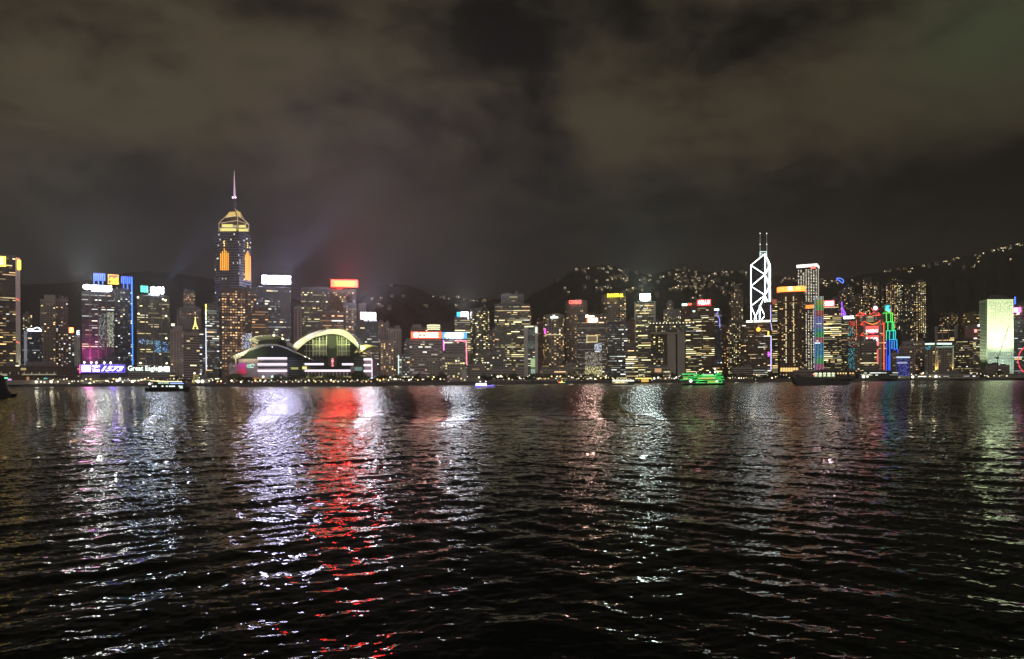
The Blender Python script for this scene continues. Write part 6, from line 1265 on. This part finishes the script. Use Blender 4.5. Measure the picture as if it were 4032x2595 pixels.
for a, b, n, lab, grp in ((905,1000,9,'dark leafy tree on the promenade below the magenta screen','trees below the magenta screen'),(1005,1180,10,'dark low tree along the convention centre promenade','trees along the convention centre'),(1190,1380,8,'small dark tree before the arched convention hall','trees before the arched hall'),
    (1385,1445,8,'tall dark rounded tree beside the convention centre end block','trees by the end block'),(1480,1610,12,'dark tree below the brown framed apartment tower','trees below the framed apartment tower'),(1610,1760,10,'dark tree in front of the shell roofed halls','trees before the shell halls'),
    (1900,2110,24,'dense dark tree on the promenade below the big dark tower','trees below the big dark tower'),(2110,2410,20,'dark tree among lamps below the hotel towers','trees below the hotel towers'),(2520,2700,18,'round dark tree beside the low beige hall','trees beside the beige hall'),(2860,3120,26,'dark tree before the arched hall and bronze tower','trees before the arched hall'),(3150,3230,5,'dark tree behind the barge','trees behind the barge'),(3290,3375,9,'tall dark tree above the amber lit pier','trees above the amber pier'),(3840,3960,8,'dark tree by the long pier under the porthole tower','trees by the long pier'),(620,760,6,'dark tree on the quay above the dark ferry','trees above the dark ferry')):
    for i in range(n):
        x = a+(b-a)*(i+rt.uniform(.1,.9))/n; tree(x, shore_d(x)+rt.uniform(14, 32), rt.uniform(.65,1.25), lab, grp)
def lamp_meshes():
    m = MB(); m.cyl(0,0,0,8,.14,.09,6); m.box(-.5,.5,-.1,.1,7.9,8.05); m.cyl(0,0,0,.5,.3,.25,6); pole = m.mesh('pole', STEEL)
    m = MB(); m.ball(0,0,8.7,.75,8,6); head = m.mesh('lamp_head', LITWIN); m = MB(); m.ball(0,0,0,1,10,7); return pole, head, m.mesh('lamp_head', LITWIN)
POLE, HEAD, BIG = lamp_meshes()
def lamp(x, D, s_, col, st, lab, grp, y=None):
    p = P(x, 1493, D); e = empty('street_lamp', (p.x, D, GZ), 0, lab, 'street lamp', grp)
    q = bpy.data.objects.new('pole', POLE); COL.objects.link(q); q.parent = e; q2 = bpy.data.objects.new('lamp_head', BIG); COL.objects.link(q2); q2.parent = e
    z = 8.0 if y is None else P(x, y, D).z-GZ; q.scale = (1, 1, max(.2, z/8.0)); q2.location = (0, 0, z+.4); q2.scale = (s_, s_, s_); q2.color = (col[0]*st, col[1]*st, col[2]*st, 1)
WY, WW, WO = (1,.86,.50), (1,.95,.80), (1,.62,.22)
segs = [(70,310,22,'yellow street lamp along the quay below the long low building','quay lamps of the long low building'),(320,590,26,'yellow street lamp along the quay below the purple billboard','quay lamps below the billboard'),(600,880,22,'warm street lamp on the quay around the yellow green pier','quay lamps around the pier'),
    (905,1180,24,'globe lamp on the promenade before the pinkish convention hall','promenade lamps of the convention hall'),(1185,1470,26,'globe lamp on the promenade before the arched glass hall','promenade lamps of the arched hall'),(1475,1640,20,'white promenade lamp below the brown apartment towers','promenade lamps below the apartment towers'),
    (1640,1850,16,'warm promenade lamp before the shell roofed halls','promenade lamps by the shell halls'),(1930,2110,18,'white promenade lamp under the big dark tower','promenade lamps under the dark tower'),(2110,2420,46,'bright lamp crowded on the promenade below the hotel towers','promenade lamps below the hotels'),
    (2500,2700,26,'bright white lamp on the quay beside the low beige hall','quay lamps by the beige hall'),(2860,3110,24,'small lamp on the quay before the arched hall','quay lamps before the arched hall'),(3370,3600,18,'white lamp on the piers below the red truss tower','pier lamps below the truss tower'),(3600,3860,24,'white lamp on the piers in front of the hotels','pier lamps before the hotels'),(3860,4060,20,'white lamp on the pier under the porthole tower','pier lamps under the porthole tower')]
for a, b, n, lab, grp in segs:
    for i in range(n):
        x = a+(b-a)*(i+rt.uniform(.15,.85))/n; off = rt.choice((5, 5, 12, 30)); D = shore_d(x)+off
        hor = CY-(x-CX)*ROLL
        y = hor + rt.choice((-2, -1, 0, 2, 3, -9)) if off < 20 else hor+rt.uniform(-14, -3)
        if 900 < x < 1470: y = (1504 if i % 2 else 1499)-(x-1185)*.004
        lamp(x, D, rt.choice((.45,.6,.8,1.0,1.25)), rt.choice((WY, WY, WW, WO)), rt.uniform(1.5, 3.2), lab, grp, y)
FL = [(86,1505,1.3),(143,1505,2.4),(201,1504,2.6),(272,1513,1.9),(330,1512,2.6),(332,1504,2.2),(354,1512,2.4),(461,1500,2.4),(472,1493,2.2),(522,1503,2.6),(598,1512,1.6),(780,1503,2.8),(797,1503,2.8),(766,1471,1.7),(790,1474,1.3),(1960,1484,1.8),(1971,1482,1.7),(1886,1487,1.5),(2045,1487,1.0),(2576,1491,2.0),(2592,1488,1.8),(2567,1500,1.9),(3400,1484,3.0),(3416,1484,2.2),(3040,1489,1.6),(3523,1484,2.8),(3594,1485,2.8),(3685,1483,2.8),(3833,1482,3.0),(4012,1489,2.8),(3635,1470,1.6)]
fll = 'big blazing floodlamp on the quay '
for i, (x, y, s_) in enumerate(FL):
    D = shore_d(x)+8; wh = 'below the long low building' if x < 300 else 'beneath the billboard podiums' if x < 560 else 'around the yellow green pier' if x < 850 else 'beside the blue lit boat' if x < 2100 else 'beside the low beige hall' if x < 2700 else 'along the piers right of the truss tower'
    lamp(x, D, s_*.85, (1,.93,.68), 3.2, fll+wh, 'floodlamps '+wh, y)
    if s_ > 2.3: p = P(x, y, D-4); point_light((p.x, D-3.5, max(p.z, GZ+3)), (1,.88,.6), 1200, 3.0)
for x in (930,1060,1200,1330,1450,1560,1700,2150,2250,2350,2640,2900,2980): D = shore_d(x)+9; p = P(x, 1500, D); point_light((p.x, D, GZ+9), (1,.84,.55), 1500, 3.0)
def car_meshes():
    b = MB(); b.prism([(-2.2,-.85),(2.2,-.85),(2.2,.85),(-2.2,.85)], .35, .95); b.prism([(-2.1,-.8),(2.1,-.8),(2.1,.8),(-2.1,.8)], .95, 1.05, taper=.97)
    c = MB(); c.prism([(-1.5,-.75),(1.1,-.75),(1.1,.75),(-1.5,.75)], 1.05, 1.55, taper=.8)
    w = MB(); 
    n = len(w.v)
    for k in range(10): a = 2*math.pi*k/10; w.v.append((.34*math.cos(a), -.1, .34*math.sin(a))); 
    for k in range(10): a = 2*math.pi*k/10; w.v.append((.34*math.cos(a), .1, .34*math.sin(a)))
    w.f = [tuple(range(10)), tuple(range(19,9,-1))]+[(k,(k+1)%10,10+(k+1)%10,10+k) for k in range(10)]; w.c = [None]*12
    h = MB(); h.ball(0,0,0,.30); t_ = MB(); t_.box(-.06,.06,-.25,.25,-.12,.12)
    return b.mesh('body', mat('car paint', (.35,.06,.05), .3)), c.mesh('cabin', WALL['glass']), w.mesh('wheel', mat('tyre', (.02,.02,.02), .8)), h.mesh('headlight', em((1,.95,.8), 7)), t_.mesh('taillight', em((1,.06,.02), 7))
CM = car_meshes()
cars = [(150,0),(245,1),(420,0),(560,1),(650,0),(860,1),(880,0),(1000,1),(1120,1),(1420,0),(1520,1),(1600,1),(1760,0),(2010,1),(2080,0),(2200,1),(2232,1),(2290,0),(2296,1),(2330,0),(2520,1),(2620,0),(2980,1),(3060,0)]
cl = ['moving left to right','with red taillights showing']
near = lambda x: 'below the long low building' if x < 300 else 'below the podium letters' if x < 700 else 'before the convention centre' if x < 1470 else 'below the framed apartment tower' if x < 1850 else 'under the big dark tower' if x < 2120 else 'below the hotel towers' if x < 2450 else 'by the low beige hall' if x < 2700 else 'before the arched hall'
for x, red in cars:
    D = shore_d(x)+(39 if red else 46); p = P(x, 1493, D); e = empty('car', (p.x, D, GZ+.13), 0 if not red else math.pi, ('red car with headlights on the harbour road ' if not red else 'red car showing its taillights on the harbour road ')+near(x), 'car', 'cars on the harbour road '+near(x))
    for me, nm, lc in ((CM[0],'body',(0,0,0)),(CM[1],'cabin',(0,0,0)),(CM[2],'wheel',(-1.35,-.8,.34)),(CM[2],'wheel',(1.35,-.8,.34)),(CM[2],'wheel',(-1.35,.8,.34)),(CM[2],'wheel',(1.35,.8,.34)),(CM[3],'headlight',(2.2,-.6,.7)),(CM[3],'headlight',(2.2,.6,.7)),(CM[4],'taillight',(-2.23,-.55,.75)),(CM[4],'taillight',(-2.23,.55,.75))):
        q = bpy.data.objects.new(nm, me); COL.objects.link(q); q.parent = e; q.location = lc
# tower crane before the porthole tower
cr = place('tower_crane', 'thin dark luffing tower crane in front of the porthole tower', 'crane', 3928, 1500); m = MB(); D = 1500
def latt(m, a, b, w, n, r=.12):
    a = Vector(a); b = Vector(b); d = (b-a).normalized(); s_ = Vector((0,1,0)).cross(d).normalized()*w/2; k = Vector((0,w/2,0))
    for q in (s_+k, s_-k, -s_+k, -s_-k): m.tube(a+q, b+q, r, 4)
    for i in range(n): t0, t1 = i/n, (i+1)/n; m.tube(a.lerp(b,t0)+s_+k, a.lerp(b,t1)-s_+k, r*.8, 4); m.tube(a.lerp(b,t0)-s_-k, a.lerp(b,t1)+s_-k, r*.8, 4)
latt(m, P(3928,1483,D), P(3928,1412,D), 1.4, 14, .16); m.build('mast', STEEL, cr, off=cr.location)
m = MB(); latt(m, P(3930,1408,D), P(3972,1282,D), 1.1, 24, .15); m.build('boom', STEEL, cr, off=cr.location)
m = MB(); wbox(m, 3915, 3932, 1405, 1409, D-1, 2); wbox(m, 3926, 3933, 1407, 1414, D-1.2, 2.4); m.build('cab', STEEL, cr, off=cr.location)
m = MB(); m.tube(P(3930,1402,D), P(3916,1386,D), .35); m.tube(P(3916,1386,D), P(3972,1283,D), .10, 4); m.tube(P(3916,1386,D), P(3915,1405,D), .2, 4); m.build('a_frame', STEEL, cr, off=cr.location)

# ================================================================== boats
BLK = mat('black hull paint', (.012,.012,.014), .4); WHT = mat('white boat paint', (.6,.6,.58), .4); DRK = mat('dark boat cabin', (.03,.035,.035), .5)
def hull(L_, Wd, H_, bow=.18, flare=.85, n=14):
    m = MB(); rows = []
    for i in range(n+1):
        t = i/n; x = -L_/2+L_*t; w = Wd/2*min(1, ((1-t)/bow)**.6 if t > 1-bow else 1)*(1 if t > .08 else .85); sh = H_*(1+.35*max(0, (t-.7)/.3)**2)
        rows.append([(x,-w,sh),(x*.985,-w*flare,-.6),(x*.985,w*flare,-.6),(x,w,sh)])
    m.loft(rows); a = len(m.v)
    for i in range(n): k = i*4; m.f.append((k,k+3,k+7,k+4)); m.c.append(None)
    m.f.append((0,1,2,3)); m.c.append(None); return m
def boat(name, label, x, D, rz=0, cat='boat'):
    p = P(x, 1493, D); return empty(name, (p.x, D, 0), rz, label, cat)
# dark ferry
D = 597; k = D/F; e = boat('ferry', 'dark double deck ferry with lit windows and blue lights at one end', 662, D, 0, 'ferry'); L_ = 168*k
hull(L_, 8.5, 2.6).build('hull', BLK, e)
m = MB(); m.box(-L_*.40, L_*.38, -3.8, 3.8, 2.6, 5.2); m.box(-L_*.30, L_*.36, -3.6, 3.6, 5.3, 7.6); m.box(-L_*.42, L_*.40, -4.1, 4.1, 5.18, 5.32); m.build('cabin', DRK, e)
m = MB(); m.box(-L_*.37, L_*.40, -4.2, 4.2, 7.62, 7.85); m.build('canopy_roof', mat('pale canopy roof', (.5,.48,.35), .5), e)
m = MB(); m.tube((-L_*.36,-4.25,8.6), (-L_*.15,-4.25,8.05), .22); m.tube((-L_*.15,-4.25,8.05), (L_*.38,-4.25,7.75), .22); m.build('roof_light_line', em((1,.9,.5), 2.6), e)
for i, xx in enumerate((-.30,-.24,-.08,.02,.09,.14,.19,.31)): window_obj(e, xx*L_, -3.86, 4.0, 1.3 if i != 7 else 1.0, 1.0, 0, (.85,1,.85), 1.7)
for xx in (-.17,-.13,-.08,-.03,.01,.05): window_obj(e, xx*L_, -3.66, 6.7, 1.25, .9, 0, (.8,1,.75), 1.0)
window_obj(e, .355*L_, -3.9, 3.3, 2.6, 2.2, 0, (.75,.95,.8), 1.0)
for (z, a, b, c, s_) in ((6.6,.10,.40,(.25,.35,1),1.6),(6.1,.10,.42,(.35,.5,1),2.2),(7.1,.12,.38,(.4,.5,.9),.7)): m = MB(); m.tube((a*L_,-3.9,z), (b*L_,-3.9,z), .18); m.build('blue_light_line', em(c, s_), e)
m = MB(); m.ball(-.42*L_,-1,5.9,.9); m.build('bow_lamp', em((1,1,.9), 5), e); m = MB(); m.tube((-.3*L_,0,7.8), (-.3*L_,0,11), .1); m.build('mast', STEEL, e)
# small blue and white boat
D = 706; e = boat('tour_boat', 'small white lit boat with blue neon lines along its hull', 1909, D, 0); L_ = 80*D/F
hull(L_, 5, 1.6, .35).build('hull', mat('violet glowing hull', (.35,.3,.5), .4, emit=(.12,.10,.35), es=.5), e)  # neon light on the hull is put into its colour and emission
m = MB(); m.prism([(-L_*.46,-2.2),(L_*.10,-2.2),(L_*.10,2.2),(-L_*.46,2.2)], 1.9, 4.3, taper=.93); m.build('cabin', mat('glowing white cabin', (.8,.8,.8), .4, emit=(.95,.92,1), es=1.6), e)
m = MB(); m.box(-L_*.42, L_*.04, -2.3, 2.3, 5.3, 5.5); 
for xx in (-.42,-.2,.03): m.tube((xx*L_,-2.2,4.2), (xx*L_,-2.2,5.4), .08, 4)
m.build('canopy', WHT, e); m = MB(); m.tube((-L_*.48,-2.6,2.0), (L_*.1,-2.6,1.7), .22); m.tube((L_*.1,-2.5,1.7), (L_*.44,-.9,2.5), .22); m.build('blue_neon', em((.30,.22,1), 3), e); m = MB(); m.tube((-L_*.48,-2.5,1.1), (L_*.42,-1.0,1.3), .35); m.build('deep_blue_neon', em((.05,.02,1), 1.5), e)
for xx in (-.22,.05): m = MB(); m.ball(xx*L_,-1.5,5.9,.45); m.build('deck_lamp', em((1,1,.95), 5), e)
# white ferry at the pier
D = 915; e = boat('ferry', 'brightly lit white topped ferry moored left of the yellow boat', 2455, D, 0, 'ferry'); L_ = 88*D/F
hull(L_, 6, 1.6).build('hull', BLK, e); m = MB(); m.box(-L_*.48, L_*.18, -2.6, 2.6, 1.7, 4.2); m.build('cabin', mat('glowing cream cabin', (.6,.55,.4), .5, emit=(.6,.5,.25), es=.30), e)  # cabin wall carries a warm emission in place of light on it
m = MB(); m.box(-L_*.49, L_*.46, -2.9, 2.9, 4.3, 6.1); m.build('white_lit_deck', mat('glowing deck side', (.8,.8,.78), .4, emit=(.9,1,.85), es=1.1), e); m = MB(); m.box(-L_*.3, L_*.14, -2.2, 2.2, 8.4, 8.9); 
for xx in (-.28,0,.12): m.tube((xx*L_,-2,6.1), (xx*L_,-2,8.5), .1, 4)
m.build('top_canopy', mat('yellow lit canopy', (.8,.75,.5), .5, emit=(1,.85,.4), es=1.2), e)
for xx in (-.34,-.28,-.2,-.08,.0): window_obj(e, xx*L_, -2.7, 3.1, 1.3, 1.2, 0, (1,.85,.4), 2.0)
for i in range(9): m = MB(); m.ball((-.4+i*.09)*L_, -2, 6.8+.5*(i%2), .38); m.build('deck_lamp', em((1,.9,.6), 4), e)
# yellow boat
D = 1180; e = boat('pleasure_boat', 'low boat with an amber lit canopy beside the white ferry', 2532, D, 0); L_ = 62*D/F
hull(L_, 6, 2.2).build('hull', BLK, e); m = MB(); m.box(-L_*.48, L_*.5, -2.6, 2.6, 7.2, 8.9); m.build('amber_canopy', em((1,.72,.18), 1.7), e); m = MB(); m.box(-L_*.1, L_*.34, -2.5, 2.5, 2.2, 6.9); m.build('amber_cabin', em((1,.62,.10), .9), e)
m = MB(); m.cyl(-.1*L_,0,9,12,1.3,.8); m.build('funnel', WALL['maroon'], e); m = MB()
for xx in (-.45,-.2,.2,.47): m.tube((xx*L_,-2.4,2), (xx*L_,-2.4,7.3), .12, 4)
m.build('posts', STEEL, e)
# green lit party boat
D = 803; e = boat('party_boat', 'large boat outlined in bright green neon curves with yellow lit decks', 2768, D, 0); L_ = 170*D/F
hull(L_, 9, 2.0).build('hull', BLK, e); o = e.location.copy()
m = MB(); wbox(m, 2742, 2838, 1497, 1508, D-3, 7); wbox(m, 2746, 2830, 1485, 1494, D-3, 7); wbox(m, 2765, 2812, 1472, 1482, D-2.5, 6); wbox(m, 2684, 2740, 1483, 1503, D-2.8, 6); m.build('deckhouse', DRK, e, off=o)
m = MB(); wbox(m, 2748, 2818, 1486.5, 1492.5, D-3.3, .2); m.build('yellow_deck_windows', em((.8,.72,.12), .9), e, off=o); m = MB(); wbox(m, 2786, 2830, 1500, 1506, D-3.3, .2); m.build('yellow_deck_windows', em((.65,.8,.08), .8), e, off=o); m = MB(); wbox(m, 2767, 2810, 1473, 1481, D-2.8, .2); m.build('pale_deck_windows', em((.6,.95,.5), .9), e, off=o); m = MB(); wbox(m, 2690, 2710, 1487, 1493, D-3.1, .2); m.build('yellow_deck_windows', em((.7,.8,.15), .8), e, off=o)
gr = (.05,.95,.16)
for i, pts in enumerate(([(2685,1472),(2735,1471),(2750,1476),(2758,1480),(2765,1475),(2772,1470)],[(2685,1475),(2733,1474),(2746,1479),(2735,1483),(2688,1484)],[(2812,1481),(2822,1471),(2840,1470),(2840,1474),(2825,1474),(2814,1480),(2848,1482)],[(2712,1490),(2735,1488),(2758,1481),(2812,1481),(2828,1488),(2840,1497),(2844,1507),(2784,1508)],[(2721,1496),(2740,1497),(2750,1491),(2766,1485),(2808,1485),(2824,1491),(2836,1500)],[(2722,1497),(2834,1497)],[(2740,1507),(2752,1499),(2768,1498)],[(2740,1507),(2778,1507)],[(2849,1485),(2830,1486),(2832,1491),(2852,1495)],[(2765,1478),(2812,1478)],[(2678,1496),(2700,1495),(2722,1490)])):
    m = MB(); 
    for a, b in zip(pts, pts[1:]): m.tube(P(*a,D-3.8), P(*b,D-3.8), .27)
    m.build('green_neon', em(gr, 1.3, False), e, off=o)
for (x, y, s_) in ((2720,1500,1.5),(2822,1501,.9),(2742,1469,.4),(2796,1466,.6),(2815,1466,.7),(2826,1466,.6)): m = MB(); m.ball(*P(x,y,D-4), s_); m.build('deck_lamp', em((.9,1,.85), 4), e, off=o)
# barge and tug
D = 764; e = boat('barge', 'long unlit black barge with a raised bow lying low in the water', 3240, D, 0, 'barge'); o = e.location.copy()
def sil(pts, D0, dep, mt_, nm, e, o):
    m = MB(); n = len(pts); a = [P(x,y,D0) for x, y in pts]; m.v = [tuple(p) for p in a]+[(p.x, p.y+dep, p.z) for p in a]; m.f = [tuple(range(n)), tuple(range(2*n-1, n-1, -1))]+[(i, (i+1)%n, n+(i+1)%n, n+i) for i in range(n)]; m.c = [None]*len(m.f)
    return m.build(nm, mt_, e, off=o)
sil([(3126,1485),(3150,1482),(3205,1486),(3228,1492),(3233,1499),(3345,1502),(3346,1512),(3335,1518),(3150,1519),(3136,1513),(3128,1502)], D-6, 7, BLK, 'hull', e, o)
sil([(3140,1476),(3148,1475),(3148,1482),(3140,1483)], D-2, 5, BLK, 'bow_house', e, o)
m = MB(); m.tube(P(3341,1502,D-4), P(3340,1472,D-4), .25); m.tube(P(3355,1512,D-4), P(3341,1480,D-4), .18); m.tube(P(3330,1502,D-4), P(3341,1476,D-4), .12); m.ball(*P(3340,1498,D-4), .3); m.build('derrick', STEEL, e, off=o)
m = MB(); 
for x in (3165,3185,3205,3250,3275,3300,3325): m.tube(P(x,1500 if x > 3230 else 1487,D-6), P(x,1496 if x > 3230 else 1482,D-6), .12, 4)
m.build('railing', STEEL, e, off=o)
m = MB(); m.ball(*P(3204,1474,D), .8); m.build('red_lamp', em((1,.15,.12), 4), e, off=o); m = MB(); m.tube(P(3204,1488,D), P(3204,1474,D), .12, 4); m.build('lamp_pole', STEEL, e, off=o)
# dark vessel cut by the frame edge
D = 388; e = boat('ship', 'black bow of an unlit ship cut off by the frame edge', 0, D, 0, 'ship'); o = e.location.copy()
sil([(-260,1545),(-100,1548),(0,1549),(20,1549),(50,1551),(44,1562),(32,1568),(-260,1572)], D-4, 4, BLK, 'hull', e, o)
sil([(-120,1470),(-20,1474),(-6,1478),(0,1484),(6,1500),(10,1522),(18,1538),(30,1549.5),(-120,1549)], D-2.5, 3, BLK, 'deckhouse', e, o)
m = MB(); m.tube(P(-10,1476,D), P(-10,1440,D), .15); m.build('mast', STEEL, e, off=o)
# small lantern boat
D = 1010; e = boat('small_boat', 'tiny boat with orange and red lamps before the hotel promenade', 2213, D, 0); hull(10, 3, 1.2, .35).build('hull', BLK, e); m = MB(); m.box(-3.4, 2, -1.2, 1.2, 1.2, 2.8); m.build('cabin', DRK, e); m = MB(); m.tube((-3.6,-1.3,3.0), (2.2,-1.3,3.0), .3); m.build('amber_light', em((1,.7,.2), 3), e); m = MB(); m.ball(-4.2,-.5,3.6,.8); m.build('red_lamp', em((1,.08,.04), 4), e); m = MB(); m.ball(-.6,-.5,4.2,1.2); m.build('yellow_lamp', em((1,.75,.1), 3), e); m = MB(); m.ball(3.6,-.5,3.0,.5); m.build('green_lamp', em((.1,1,.4), 3), e)

# ================================================================== harbour haze
def build_haze():
    b = MB(); b.box(-7000, 7000, -120, 5600, -5, 560); m = bpy.data.materials.new('night haze'); m.use_nodes = True; nt = m.node_tree; nt.nodes.clear()
    o_ = nt.nodes.new('ShaderNodeOutputMaterial'); v = nt.nodes.new('ShaderNodeVolumePrincipled'); nt.links.new(v.outputs[0], o_.inputs['Volume'])
    v.inputs['Color'].default_value = (.90,.87,.84,1); v.inputs['Density'].default_value = HAZE; v.inputs['Anisotropy'].default_value = .5
    o = b.build('haze', m); ID(o, 'thin night haze over the harbour glowing around the brightest signs', 'haze', kind='stuff')
HAZE = 0.00012
build_haze()
